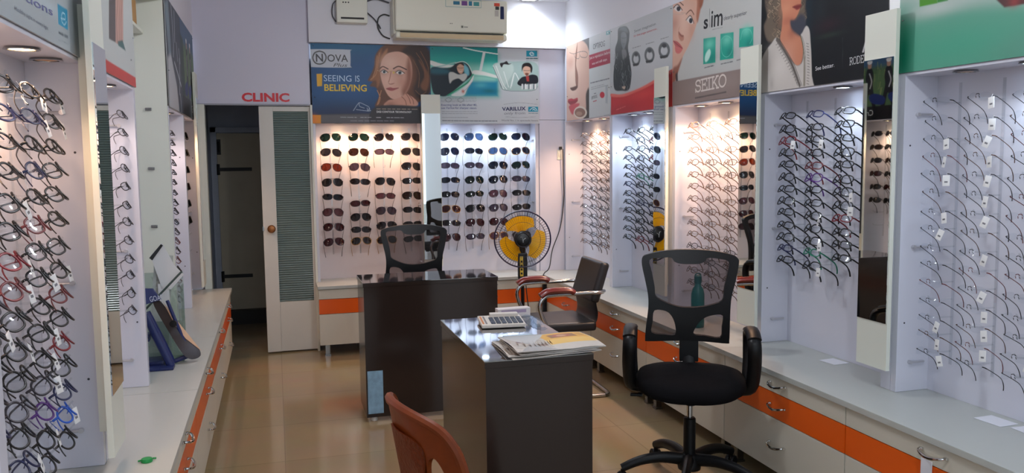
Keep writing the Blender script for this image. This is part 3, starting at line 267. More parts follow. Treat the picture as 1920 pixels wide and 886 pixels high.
'red':{'w':.972,'h':.61,'ops':[('q',(190,194,198),.002,[(-.0109,-.1896),(1.2877,-.2228),(1.3079,.7949),(-.0115,.7545)]),('b',(204,208,212),.7,(.5948,.2657),(.3434,.1243)),('p',(44,46,52),.006,[(.1412,.0199),(.2145,.0129),(.2861,.0255),(.3304,.0645),(.3267,.1204),(.3109,.1749),(.3474,.2765),(.3676,.3595),(.3282,.4533),(.2053,.4531),(.0772,.4325),(.0552,.3285),(.0878,.2135),(.0878,.1461),(.1307,.0933)]),('p',(112,116,122),.004,[(.1959,.057),(.2352,.0545),(.2782,.0731),(.2865,.1149),(.2663,.1529),(.2356,.1734),(.2045,.1447),(.1877,.1012)]),('l',(40,42,48),.0033,[(.196,.0875),(.2354,.0963),(.2783,.0975)]),('l',(70,66,70),.0033,[(.2169,.1299),(.2376,.1359),(.2621,.1352)]),('l',(150,152,156),.0024,[(.2354,.0996),(.2251,.1187)]),('p',(90,94,100),.01,[(.1518,.0298),(.2041,.0171),(.2821,.0314),(.3104,.0697),(.2042,.0393)]),('p',(120,120,124),.01,[(.2045,.1736),(.2664,.1774),(.2869,.2207),(.2255,.238)]),('l',(150,154,158),.0032,[(.3352,.3272),(.3504,.3433),(.3474,.3608)]),('l',(20,22,26),.0033,[(.2652,.2384),(.2808,.255),(.2369,.268)]),('l',(96,98,104),.0034,[(.1467,.2793),(.1562,.2954),(.1287,.3109)]),('l',(150,154,158),.0032,[(.3089,.4313),(.2981,.4451),(.3146,.4645)]),('l',(20,22,26),.0034,[(.0795,.2598),(.0637,.2733),(.1072,.2965)]),('l',(96,98,104),.0033,[(.1965,.413),(.2061,.4288),(.218,.4481)]),('l',(150,154,158),.0033,[(.1247,.1865),(.1282,.2019),(.1048,.2176)]),('l',(20,22,26),.0032,[(.2747,.2868),(.2757,.3016),(.2997,.3221)]),('l',(96,98,104),.0033,[(.2187,.2063),(.2074,.2198),(.2214,.2396)]),('l',(150,154,158),.0033,[(.2198,.3376),(.2166,.3522),(.2286,.3716)]),('l',(20,22,26),.0034,[(.1857,.3307),(.1947,.3466),(.1668,.3623)]),('l',(96,98,104),.0034,[(.1799,.2998),(.1862,.3155),(.1654,.3317)]),('l',(150,154,158),.0033,[(.2279,.3353),(.241,.3514),(.22,.3676)]),('l',(20,22,26),.0033,[(.2494,.2305),(.2494,.2453),(.2312,.2613)]),('l',(96,98,104),.0033,[(.3226,.2977),(.3333,.3135),(.3181,.3298)]),('l',(150,154,158),.0033,[(.3191,.2907),(.3137,.3048),(.3233,.3237)]),('l',(20,22,26),.0033,[(.3043,.4008),(.3074,.4158),(.2808,.4315)]),('l',(96,98,104),.0033,[(.2388,.2426),(.2465,.2583),(.2616,.278)]),('l',(150,154,158),.0033,[(.2172,.3289),(.2028,.3423),(.2197,.3622)]),('l',(20,22,26),.0034,[(.1129,.321),(.1082,.3357),(.129,.3563)]),('l',(96,98,104),.0034,[(.0904,.191),(.0968,.2069),(.0914,.2248)]),('l',(150,154,158),.0033,[(.2325,.39),(.2322,.4048),(.2506,.4247)]),('l',(20,22,26),.0033,[(.2163,.4092),(.2219,.4246),(.1958,.4407)]),('l',(96,98,104),.0034,[(.1771,.3904),(.1721,.405),(.1588,.4223)]),('l',(150,154,158),.0033,[(.2059,.2753),(.2099,.2907),(.2023,.3081)]),('l',(20,22,26),.0033,[(.1488,.274),(.1461,.2887),(.1728,.3099)]),('l',(96,98,104),.0032,[(.3385,.3461),(.3252,.3594),(.3517,.3798)]),('l',(150,154,158),.0033,[(.2608,.3882),(.2558,.4026),(.2354,.419)]),('l',(20,22,26),.0033,[(.2426,.2131),(.2512,.2289),(.2596,.2479)]),('l',(96,98,104),.0034,[(.1891,.411),(.1781,.4251),(.2151,.4465)]),('l',(150,154,158),.0033,[(.2042,.3673),(.2127,.383),(.2323,.403)]),('l',(20,22,26),.0032,[(.3362,.2041),(.3208,.2167),(.3388,.2367)]),('l',(96,98,104),.0033,[(.0865,.3293),(.0877,.3446),(.0966,.3641)]),('l',(150,154,158),.0033,[(.1974,.2445),(.2125,.2611),(.2108,.2791)]),('l',(20,22,26),.0034,[(.0787,.1869),(.0833,.2027),(.0658,.2192)]),('l',(96,98,104),.0033,[(.1887,.3704),(.1838,.385),(.2137,.406)]),('l',(150,154,158),.0033,[(.2714,.3217),(.2611,.3354),(.2664,.354)]),('l',(20,22,26),.0033,[(.2829,.4308),(.2691,.4445),(.2622,.4621)]),('l',(96,98,104),.0033,[(.2768,.3916),(.2634,.4052),(.2957,.4261)]),('l',(150,154,158),.0033,[(.2889,.3569),(.2837,.3712),(.2858,.3894)]),('l',(20,22,26),.0034,[(.1776,.3841),(.1718,.3986),(.1672,.4166)]),('l',(96,98,104),.0032,[(.3275,.4174),(.3426,.4333),(.3449,.4514)]),('l',(150,154,158),.0033,[(.101,.1876),(.103,.2029),(.1225,.2237)]),('l',(20,22,26),.0032,[(.314,.3469),(.3288,.363),(.2945,.3776)]),('l',(96,98,104),.0033,[(.1381,.2527),(.1298,.2668),(.1269,.285)]),('l',(150,154,158),.0034,[(.1098,.2603),(.0936,.2737),(.1121,.2942)]),('p',(200,176,160),.005,[(.2052,.4265),(.2673,.4277),(.2468,.4466)]),('q',(196,34,42),.004,[(.011,.4614),(.2054,.4848),(.4464,.4711),(.6328,.4476),(.7734,.4223),(1.0029,.3864),(1.009,.7857),(.011,.7552)]),('p',(226,110,100),.006,[(.011,.458),(.2054,.4764),(.4463,.4631),(.6327,.4398),(.9712,.3831),(.9714,.399),(.6509,.4569),(.4464,.4807),(.2263,.4963),(.011,.4786)]),('b',(216,60,60),.8,(.5601,.5039),(.2145,.0315)),('b',(168,22,36),.8,(.2057,.585),(.2416,.0336)),('p',(96,100,104),.004,[(.5097,.2673),(.5008,.2907),(.4759,.3058),(.4415,.3086),(.4065,.2981),(.3806,.277),(.371,.251),(.3804,.2272),(.406,.2122),(.4408,.21),(.4753,.2209),(.5004,.2418)]),('p',(196,200,204),.006,[(.4825,.2673),(.4771,.2801),(.4621,.2883),(.4414,.2896),(.4204,.2836),(.405,.2718),(.3993,.2575),(.4048,.2445),(.4202,.2364),(.441,.2353),(.4617,.2415),(.4769,.2531)]),('p',(52,54,60),.006,[(.4686,.2355),(.4649,.2419),(.4549,.2457),(.4411,.2459),(.4272,.2424),(.4169,.2361),(.4131,.2287),(.4168,.2223),(.427,.2185),(.4409,.2183),(.4547,.2219),(.4648,.2282)]),('q',(50,52,56),.003,[(.3854,.29),(.4895,.2918),(.4828,.3058),(.3996,.3065)]),('l',(226,228,230),.0032,[(.4064,.27),(.4202,.237)]),('k',(110,112,120),.004,[(.3824,.1834),(.4094,.1836)]),('k',(110,112,120),.004,[(.4187,.1837),(.4469,.184)]),('k',(110,112,120),.004,[(.456,.184),(.4934,.1844)]),('k',(110,112,120),.0039,[(.5024,.1845),(.5128,.1846)]),('p',(96,100,104),.004,[(.7232,.2697),(.7137,.2936),(.6868,.3088),(.6495,.3114),(.6115,.3002),(.5833,.2783),(.5728,.2514),(.5829,.2271),(.6107,.212),(.6485,.2101),(.6859,.2217),(.7131,.2435)]),('p',(196,200,204),.006,[(.6938,.2692),(.688,.2823),(.6717,.2905),(.6493,.2916),(.6266,.2852),(.6098,.273),(.6035,.2582),(.6095,.245),(.6261,.2368),(.6488,.2359),(.6713,.2425),(.6877,.2546)]),('p',(52,54,60),.006,[(.6786,.2366),(.6747,.2432),(.6638,.247),(.6489,.247),(.6338,.2432),(.6226,.2367),(.6185,.229),(.6225,.2224),(.6335,.2187),(.6486,.2187),(.6636,.2225),(.6746,.2291)]),('q',(50,52,56),.003,[(.5885,.2917),(.7015,.2946),(.6942,.3089),(.604,.3088)]),('l',(226,228,230),.0031,[(.6113,.2714),(.6261,.2376)]),('k',(110,112,120),.0038,[(.5941,.1845),(.6137,.1847)]),('k',(110,112,120),.0039,[(.6223,.1847),(.6597,.1851)]),('k',(110,112,120),.0038,[(.6681,.1852),(.6984,.1854)]),('k',(110,112,120),.0038,[(.7067,.1855),(.7154,.1856)]),('p',(96,100,104),.004,[(.9375,.2667),(.9275,.2902),(.8991,.3049),(.8596,.307),(.8194,.2955),(.7894,.2733),(.7781,.2465),(.7888,.2225),(.8183,.2079),(.8583,.2066),(.8979,.2186),(.9268,.2406)]),('p',(196,200,204),.006,[(.9064,.2657),(.9003,.2786),(.8831,.2865),(.8594,.2873),(.8353,.2807),(.8175,.2683),(.8108,.2536),(.8171,.2405),(.8347,.2326),(.8587,.2321),(.8825,.2389),(.8999,.2512)]),('p',(52,54,60),.006,[(.8903,.2333),(.8862,.2398),(.8747,.2434),(.8588,.2432),(.8428,.2392),(.831,.2325),(.8266,.2249),(.8308,.2184),(.8425,.2148),(.8584,.2151),(.8743,.2191),(.886,.2258)]),('q',(50,52,56),.003,[(.795,.2866),(.9146,.2911),(.9069,.3051),(.8114,.3038)]),('l',(226,228,230),.003,[(.8191,.2668),(.8347,.2335)]),('k',(110,112,120),.0037,[(.8079,.1819),(.8285,.1821)]),('k',(110,112,120),.0037,[(.8365,.1822),(.867,.1825)]),('k',(110,112,120),.0036,[(.8748,.1826),(.9061,.1829)]),('k',(110,112,120),.0036,[(.9138,.183),(.9202,.183)]),('k',(230,120,120),.0043,[(.1099,.5793),(.1579,.5746)]),('k',(230,120,120),.0042,[(.169,.5735),(.1997,.5705)]),('k',(230,120,120),.0041,[(.2107,.5695),(.2358,.567)]),('k',(230,120,120),.0041,[(.2467,.566),(.2651,.5642)])],'tx':[('Sweet imagination',(.413,.0847),(.7385,.0845),.0175,(80,84,92),0,0,0),('for that junger tomorrow...',(.4054,.1138),(.7698,.1161),.0143,(196,70,84),0,0,0)]},
'slim':{'w':.955,'h':.605,'ops':[('q',(190,192,190),.002,[(-.4773,-.5393),(1.1428,-.2452),(1.1755,.7455),(-.4684,.6654)]),('p',(214,170,150),.004,[(-.1634,-.1864),(.1153,-.2052),(.3382,-.1266),(.3436,-.0085),(.3244,.0984),(.2858,.1739),(.252,.2139),(.1971,.2745),(.1243,.3348),(.0414,.4515),(-.0105,.4786),(-.1552,.4824)]),('p',(176,112,88),.01,[(.2691,-.1267),(.3418,-.0966),(.3536,.0374),(.3278,.1138),(.3071,.1549),(.2908,.115),(.2984,.0272)]),('p',(150,90,66),.01,[(.2958,-.1063),(.3843,-.0732),(.369,.0548),(.3301,.0773),(.3164,.001)]),('b',(232,196,178),.8,(.1204,.1022),(.0981,.1162)),('b',(200,146,126),.6,(.2357,.1888),(.0381,.0532)),('b',(186,124,106),.6,(.019,.1172),(.0685,.0474)),('b',(226,186,168),.8,(.0517,.0132),(.0841,.0469)),('p',(190,130,112),.006,[(.0876,.1435),(.0745,.1687),(.1186,.1961),(.142,.2056),(.1391,.2283),(.1092,.232),(.082,.2126),(.0713,.1799)]),('p',(150,92,80),.004,[(.0746,.1695),(.1086,.1947),(.1387,.2036),(.1222,.2105),(.085,.1913)]),('p',(190,92,92),.004,[(.0067,.2179),(.055,.2261),(.0995,.2508),(.13,.2781),(.1034,.2856),(.0559,.2827),(.0314,.2512)]),('p',(206,112,110),.004,[(.0314,.2528),(.0727,.2629),(.1267,.2792),(.0969,.3003),(.0596,.2988),(.0353,.2832)]),('l',(112,46,48),.0032,[(.0066,.2163),(.0553,.2434),(.1233,.2772)]),('p',(226,216,212),.003,[(.0072,.0225),(.0619,.0134),(.1129,.0502),(.0693,.0551)]),('p',(54,52,62),.002,[(.0977,.0414),(.0945,.0478),(.0853,.0513),(.0727,.051),(.0599,.0469),(.0504,.0402),(.0469,.0326),(.0502,.0261),(.0595,.0226),(.0722,.023),(.0849,.0271),(.0942,.0338)]),('l',(52,36,34),.0055,[(-.0032,.0239),(.0585,.0097),(.1196,.0529)]),('l',(110,70,56),.0063,[(-.0175,-.0007),(.0581,-.0106),(.1324,.0275)]),('p',(226,216,212),.003,[(.1733,.1185),(.2214,.1051),(.257,.1454),(.2254,.1495)]),('p',(44,46,58),.002,[(.2458,.1346),(.2431,.1417),(.2357,.1461),(.2253,.1465),(.2149,.1428),(.2071,.136),(.2042,.128),(.2069,.1208),(.2144,.1165),(.2248,.1162),(.2352,.1199),(.2429,.1266)]),('l',(50,36,34),.0054,[(.1668,.1189),(.2213,.102),(.2634,.1525)]),('l',(120,76,60),.0069,[(.1694,.0843),(.224,.0708),(.2625,.1029)]),('l',(188,160,150),.0023,[(.1065,.066),(.1694,.0797),(.1794,.0951)]),('l',(196,176,168),.0023,[(-.0168,.0484),(.0696,.0707),(.1365,.0772)]),('p',(150,96,80),.012,[(.0057,.3844),(.0675,.3673),(.1243,.3348),(.0414,.4515),(.0245,.4817),(-.0105,.4786)]),('q',(56,54,60),.01,[(.0374,.4194),(.0648,.4103),(.0726,.4702),(.0451,.4692)]),('q',(30,160,140),.002,[(.3762,.2553),(.511,.2642),(.5113,.4034),(.3761,.3984)]),('b',(110,206,184),.9,(.4438,.2938),(.0524,.0293)),('b',(14,130,118),.8,(.4746,.3703),(.0433,.0291)),('q',(30,160,140),.002,[(.5615,.2558),(.697,.2659),(.6978,.4024),(.5592,.3974)]),('b',(110,206,184),.9,(.629,.2953),(.0485,.0281)),('b',(14,130,118),.8,(.6578,.3687),(.0401,.0281)),('q',(30,160,140),.002,[(.7538,.2566),(.8858,.266),(.8861,.3597),(.7512,.3541)]),('b',(110,206,184),.9,(.8193,.2755),(.0447,.027)),('b',(14,130,118),.8,(.846,.3461),(.0369,.0268)),('p',(190,232,220),.006,[(.4079,.3388),(.4444,.3215),(.4595,.3452),(.4354,.3787),(.4029,.3882),(.3935,.3665)]),('l',(120,210,190),.0028,[(.572,.2884),(.6197,.274),(.6808,.3035),(.6862,.3595),(.636,.3881),(.5806,.3602),(.572,.2884)]),('l',(120,210,190),.0027,[(.7656,.3153),(.7898,.2715),(.8521,.2774),(.8776,.3176),(.8541,.3475)]),('k',(90,92,96),.0052,[(.3916,.4193),(.4142,.4189)]),('k',(90,92,96),.0051,[(.4214,.4188),(.451,.4182)]),('k',(90,92,96),.0051,[(.4582,.4181),(.4872,.4175)]),('k',(90,92,96),.005,[(.4943,.4174),(.4944,.4173)]),('k',(90,92,96),.005,[(.5709,.4186),(.5913,.4185)]),('k',(90,92,96),.005,[(.5997,.4185),(.6299,.4184)]),('k',(90,92,96),.0049,[(.6382,.4183),(.6511,.4183)]),('k',(90,92,96),.0049,[(.6593,.4182),(.6903,.4181)]),('k',(90,92,96),.0048,[(.7322,.4167),(.738,.4166)]),('k',(90,92,96),.0048,[(.7407,.4165),(.7498,.4163)]),('k',(90,92,96),.0048,[(.7525,.4162),(.7608,.416)]),('k',(90,92,96),.0048,[(.7635,.4159),(.7685,.4158)]),('k',(140,142,146),.0029,[(.4756,.2203),(.5018,.2212)]),('k',(140,142,146),.0029,[(.5082,.2214),(.5201,.2218)]),('k',(140,142,146),.0029,[(.5264,.222),(.5521,.2229)]),('k',(140,142,146),.0028,[(.5584,.2231),(.578,.2237)]),('k',(140,142,146),.0029,[(.5842,.2239),(.5842,.2239)]),('q',(140,124,120),.003,[(-.1927,.4709),(.0242,.4618),(.7696,.4653),(1.0116,.4638),(1.02,.738),(-.1903,.679)]),('b',(160,146,140),.6,(.4852,.5222),(.2738,.0438)),('k',(96,86,86),.0091,[(.2873,.5806),(.3054,.5802)]),('k',(96,86,86),.0091,[(.3118,.58),(.3239,.5798)]),('k',(96,86,86),.0091,[(.3302,.5796),(.3533,.5791)]),('k',(96,86,86),.009,[(.3595,.579),(.386,.5784)]),('k',(96,86,86),.0089,[(.3921,.5783),(.4163,.5777)]),('k',(96,86,86),.0089,[(.4224,.5776),(.4403,.5772)]),('k',(96,86,86),.0088,[(.4463,.5771),(.4727,.5765)]),('k',(96,86,86),.0087,[(.4787,.5764),(.4983,.5759)]),('k',(96,86,86),.0087,[(.5042,.5758),(.5248,.5753)]),('k',(96,86,86),.0087,[(.5306,.5752),(.5473,.5748)]),('k',(96,86,86),.0086,[(.5531,.5747),(.5753,.5742)]),('k',(96,86,86),.0086,[(.581,.5741),(.6034,.5736)]),('k',(96,86,86),.0085,[(.609,.5735),(.6273,.5731)]),('k',(24,28,34),.0029,[(.4411,.1009),(.4462,.2029)])],'tx':[('s',(.3781,.2013),(.4257,.2026),.0721,(24,28,34),.02,0,0),('im',(.4608,.2051),(.5826,.211),.0925,(24,28,34),.01,0,0),('clearly superior',(.5958,.1893),(.8227,.195),.0211,(80,82,88),0,0,0),('SEIKO',(.2867,.5472),(.6344,.541),.0637,(222,212,206),.015,0,.15)]},
'rod':{'w':.957,'h':.605,'ops':[('q',(12,18,24),.002,[(-.1304,-.3592),(.8821,-.065),(.921,.8223),(-.0984,.7853)]),('b',(18,40,52),.8,(.3719,.2882),(.0478,.1953)),('b',(50,24,36),.6,(.5129,.3488),(.0878,.0283)),('b',(40,56,48),.7,(.5295,.3956),(.0801,.0105)),('b',(28,36,42),.7,(.4645,.261),(.0455,.0951)),('k',(60,66,70),.0014,[(.6213,.4202),(.6262,.5442)]),('p',(104,92,80),.01,[(.0327,-.0544),(.2005,-.1249),(.3284,-.0343),(.3659,.1184),(.3543,.2416),(.3637,.282),(.3413,.3319),(.2833,.3231),(.2228,.2887),(.1729,.3622),(.064,.3575),(.0242,.2834),(.0509,.2352),(.0297,.1531)]),('l',(176,156,132),.0031,[(.148,.3191),(.1681,.3292),(.1522,.3371),(.1369,.3431),(.1546,.3559)]),('l',(60,52,48),.0031,[(.1011,.1035),(.1106,.1126),(.1053,.1218),(.0963,.1283),(.1077,.1407)]),('l',(140,120,100),.0031,[(.0907,.1495),(.1067,.1597),(.0949,.1678),(.0819,.1737),(.0973,.1868)]),('l',(176,156,132),.0032,[(.0978,.1941),(.114,.2042),(.102,.2124),(.0889,.2184),(.1044,.2314)]),('l',(60,52,48),.0031,[(.1325,.2445),(.1496,.2545),(.1367,.2626),(.1232,.2686),(.1391,.2814)]),('l',(140,120,100),.0031,[(.0891,.1171),(.111,.1285),(.0934,.1354),(.0769,.1406),(.0958,.1544)]),('l',(176,156,132),.0031,[(.0775,.0949),(.0877,.1041),(.0817,.1133),(.0722,.1197),(.0841,.1323)]),('l',(60,52,48),.0031,[(.1531,.0846),(.1662,.0944),(.1572,.1026),(.1462,.1085),(.1596,.1213)]),('l',(140,120,100),.0031,[(.0458,.0903),(.0605,.1005),(.05,.1088),(.0378,.1148),(.0525,.128)]),('l',(176,156,132),.0031,[(.145,.1437),(.1664,.1549),(.1492,.1618),(.133,.1669),(.1515,.1805)]),('l',(60,52,48),.0032,[(.0417,.1258),(.0563,.1359),(.046,.1443),(.0339,.1504),(.0485,.1635)]),('l',(140,120,100),.0031,[(.135,.3088),(.1482,.3179),(.1391,.3268),(.1279,.3334),(.1415,.3457)]),('l',(176,156,132),.0031,[(.0897,.1119),(.1093,.1229),(.094,.1302),(.0788,.1355),(.0964,.1492)]),('l',(60,52,48),.0031,[(.1123,.0596),(.1292,.0703),(.1165,.0779),(.1031,.0833),(.1189,.0967)]),('l',(140,120,100),.003,[(.1305,.0532),(.1454,.0634),(.1346,.0713),(.1224,.0769),(.137,.0901)]),('l',(176,156,132),.003,[(.1385,.3234),(.155,.333),(.1426,.3414),(.1295,.3478),(.145,.3602)]),('l',(60,52,48),.0031,[(.0438,.1534),(.0559,.1629),(.0481,.1719),(.0375,.1783),(.0506,.1911)]),('l',(140,120,100),.0031,[(.1123,.1008),(.1235,.1102),(.1165,.1191),(.1065,.1253),(.1189,.1379)]),('l',(176,156,132),.0031,[(.1006,.0661),(.1192,.0771),(.1047,.0844),(.0903,.0897),(.1072,.1033)]),('l',(60,52,48),.0031,[(.1555,.3131),(.1693,.3223),(.1596,.3311),(.1481,.3376),(.162,.3499)]),('l',(140,120,100),.0031,[(.1126,.2269),(.1284,.2368),(.1168,.2451),(.1041,.2513),(.1192,.264)]),('l',(176,156,132),.0031,[(.092,.0385),(.1022,.0479),(.0962,.0568),(.0868,.0631),(.0986,.0758)]),('l',(60,52,48),.0031,[(.0914,.1579),(.1032,.1673),(.0957,.1762),(.0853,.1826),(.0981,.1952)]),('l',(140,120,100),.0031,[(.1042,.2077),(.1228,.2181),(.1085,.2259),(.094,.2317),(.1109,.2449)]),('l',(176,156,132),.0031,[(.0758,.1473),(.0959,.1582),(.0801,.1657),(.0647,.1712),(.0825,.1847)]),('l',(60,52,48),.0031,[(.112,.2394),(.1278,.2492),(.1162,.2576),(.1034,.2638),(.1186,.2765)]),('l',(140,120,100),.0031,[(.1407,.2482),(.1607,.2586),(.1449,.2663),(.1296,.272),(.1473,.285)]),('l',(176,156,132),.0031,[(.0625,.1146),(.0781,.1249),(.0667,.1331),(.054,.1389),(.0692,.1522)]),('l',(60,52,48),.0031,[(.1,.2094),(.1198,.22),(.1042,.2276),(.089,.2333),(.1067,.2466)]),('l',(140,120,100),.0031,[(.1071,.3047),(.1256,.3147),(.1113,.3229),(.0968,.329),(.1137,.3418)]),('l',(176,156,132),.0031,[(.0623,.2063),(.0792,.2165),(.0666,.2247),(.0531,.2308),(.069,.2439)]),('l',(60,52,48),.0031,[(.1337,.2713),(.1467,.2805),(.1379,.2894),(.1268,.2959),(.1403,.3082)]),('l',(140,120,100),.0031,[(.0576,.21),(.0672,.2189),(.0619,.2284),(.0527,.2352),(.0643,.2476)]),('l',(176,156,132),.0031,[(.1339,.1855),(.1556,.1966),(.1381,.2037),(.1217,.209),(.1404,.2225)]),('l',(130,118,100),.0029,[(.3502,.1403),(.3617,.1504),(.3508,.1569),(.3429,.1631)]),('l',(50,46,46),.0029,[(.3504,.268),(.362,.2777),(.3509,.2846),(.3431,.2911)]),('l',(130,118,100),.0029,[(.3291,.2302),(.3408,.24),(.3297,.2468),(.3218,.2533)]),('l',(50,46,46),.0029,[(.3539,.2509),(.3654,.2606),(.3544,.2674),(.3466,.2739)]),('l',(130,118,100),.003,[(.3233,.1948),(.3351,.2048),(.3239,.2115),(.3159,.2179)]),('l',(50,46,46),.003,[(.3315,.0872),(.3431,.0974),(.3321,.1038),(.3242,.1099)]),('l',(130,118,100),.0029,[(.3554,.283),(.367,.2927),(.356,.2996),(.3481,.3061)]),('l',(50,46,46),.0029,[(.3281,.2187),(.3398,.2286),(.3287,.2354),(.3208,.2418)]),('l',(130,118,100),.0029,[(.3345,.166),(.3462,.176),(.3351,.1826),(.3272,.1889)]),('l',(50,46,46),.0029,[(.338,.2116),(.3497,.2215),(.3386,.2282),(.3307,.2346)]),('l',(130,118,100),.0029,[(.344,.1034),(.3556,.1135),(.3446,.1199),(.3368,.1261)]),('l',(50,46,46),.0029,[(.34,.1986),(.3517,.2085),(.3406,.2152),(.3327,.2216)]),('p',(196,128,100),.004,[(.1576,.0248),(.2456,-.0445),(.3253,.0615),(.3239,.207),(.3076,.2579),(.2737,.2869),(.2441,.2871),(.2581,.3242),(.318,.3677),(.3442,.4155),(.3384,.4836),(.3061,.5022),(.2632,.4749),(.1919,.4055),(.164,.361),(.1755,.3066),(.1797,.2463),(.1637,.1878)]),('b',(170,100,80),.7,(.2226,.2836),(.0514,.0203)),('b',(210,146,116),.7,(.2034,.2251),(.0433,.0305)),('b',(206,140,112),.7,(.2605,.3944),(.0505,.0454)),('b',(150,86,68),.6,(.2588,.3442),(.0338,.0302)),('p',(130,50,50),.004,[(.2565,.2269),(.2882,.2226),(.3246,.2266),(.3202,.2405),(.2932,.2466),(.2762,.2378)]),('l',(80,28,30),.0015,[(.2582,.2277),(.2927,.2337),(.3232,.2342)]),('p',(60,64,76),.012,[(.2441,.2871),(.2821,.2882),(.3228,.2703),(.356,.2904),(.3577,.3393),(.3262,.3679),(.2843,.353),(.2496,.3229)]),('p',(196,190,184),.004,[(.137,.3521),(.0922,.3718),(.0374,.4066),(.0006,.45),(-.0471,.4824),(-.0414,.6782),(.4266,.7068),(.415,.5601),(.4068,.4624),(.4003,.4133),(.3902,.3539),(.3655,.3308),(.3381,.3559),(.3263,.3689),(.3442,.4155),(.3434,.4841),(.3078,.5024),(.2634,.4799),(.2012,.422)]),('b',(150,140,136),.7,(.0675,.4734),(.0555,.0635)),('b',(214,208,202),.7,(.1594,.4938),(.0792,.0726)),('b',(160,152,150),.6,(.0984,.571),(.0185,.0317)),('l',(96,90,86),.0155,[(.1371,.3572),(.2012,.422),(.2639,.495),(.3259,.596)]),('l',(60,56,54),.0031,[(.1551,.3597),(.2187,.4242),(.2809,.4969),(.3424,.5975)]),('l',(60,56,54),.0026,[(.1282,.3611),(.1882,.4254),(.2512,.4987),(.3093,.5946)]),('l',(110,104,84),.0079,[(.3263,.3713),(.3442,.4155),(.3564,.4856),(.3588,.5989)]),('l',(70,66,60),.0024,[(.3362,.3728),(.3556,.417),(.3662,.4868),(.3669,.5996)]),('k',(110,104,100),.0031,[(.129,.385),(.1486,.3794)]),('k',(104,98,94),.0029,[(.3698,.4092),(.386,.4142)]),('k',(110,104,100),.0031,[(.1417,.3995),(.1611,.3939)]),('k',(104,98,94),.0029,[(.3717,.4223),(.3878,.4273)]),('k',(110,104,100),.0031,[(.1543,.414),(.1736,.4083)]),('k',(104,98,94),.0029,[(.3734,.4354),(.3896,.4403)]),('k',(110,104,100),.0031,[(.1668,.4284),(.1861,.4226)]),('k',(104,98,94),.003,[(.3751,.4484),(.3912,.4534)]),('k',(110,104,100),.0031,[(.1793,.4427),(.1985,.4369)]),('k',(104,98,94),.0029,[(.3766,.4615),(.3927,.4664)]),('k',(110,104,100),.003,[(.1917,.457),(.2108,.4511)]),('k',(104,98,94),.003,[(.3778,.4745),(.3939,.4793)]),('k',(110,104,100),.0031,[(.2041,.4711),(.223,.4652)]),('k',(104,98,94),.003,[(.3788,.4875),(.3949,.4923)]),('k',(110,104,100),.0031,[(.2164,.4852),(.2352,.4792)]),('k',(104,98,94),.0029,[(.3795,.5005),(.3956,.5052)]),('k',(110,104,100),.003,[(.2286,.4993),(.2473,.4932)]),('k',(104,98,94),.003,[(.3799,.5134),(.396,.5181)]),('k',(110,104,100),.003,[(.2407,.5132),(.2593,.5071)]),('k',(104,98,94),.003,[(.38,.5263),(.3962,.531)]),('k',(110,104,100),.003,[(.2528,.5271),(.2713,.5209)]),('k',(104,98,94),.003,[(.3799,.5392),(.396,.5438)]),('k',(110,104,100),.003,[(.2648,.5409),(.2832,.5347)]),('k',(104,98,94),.0029,[(.3795,.5521),(.3956,.5566)]),('k',(110,104,100),.003,[(.2768,.5546),(.2951,.5484)]),('k',(104,98,94),.0029,[(.3788,.565),(.395,.5694)]),('k',(110,104,100),.003,[(.2887,.5683),(.3069,.562)]),('k',(104,98,94),.003,[(.3781,.5778),(.3942,.5823)]),('k',(110,104,100),.003,[(.3005,.5818),(.3186,.5755)]),('k',(104,98,94),.003,[(.3772,.5907),(.3934,.5951)]),('q',(214,214,216),.002,[(.747,.4979),(.7575,.4974),(.7707,.4544),(.7641,.4535)])],'tx':[('See better.',(.4409,.5396),(.5715,.5364),.0174,(222,222,224),0,0,0),('RODENSTOCK',(.6706,.5399),(.8964,.5351),.0291,(214,214,216),0,0,.09)]},
'green':{'w':.96,'h':.605,'ops':[('q',(84,156,132),.002,[(-.4306,-.3042),(1.1649,.2157),(1.213,.9777),(-.3805,.9994)]),('q',(176,190,184),.05,[(-.4306,-.3042),(1.1649,.2157),(1.1841,.5183),(-.4079,.2851)]),('b',(190,198,194),.8,(.1725,.3858),(.1605,.0317)),('b',(70,160,132),.8,(.3133,.5305),(.2386,.061)),('b',(0,120,90),1,(.0258,.5359),(.042,.1278)),('b',(90,150,130),.7,(.5525,.5767),(.1061,.0563)),('q',(66,140,16),.002,[(.0976,.2611),(.1847,.2636),(.1898,.3691),(.1025,.3673)]),('q',(40,130,40),.002,[(.1847,.2636),(.2349,.2641),(.2399,.3689),(.1897,.3681)]),('q',(70,20,22),.004,[(.4505,.4055),(.3897,.3167),(.644,.3256),(.6503,.4421),(.4838,.436)]),('b',(150,40,36),.7,(.5224,.4233),(.0223,.0188))],'tx':[]},
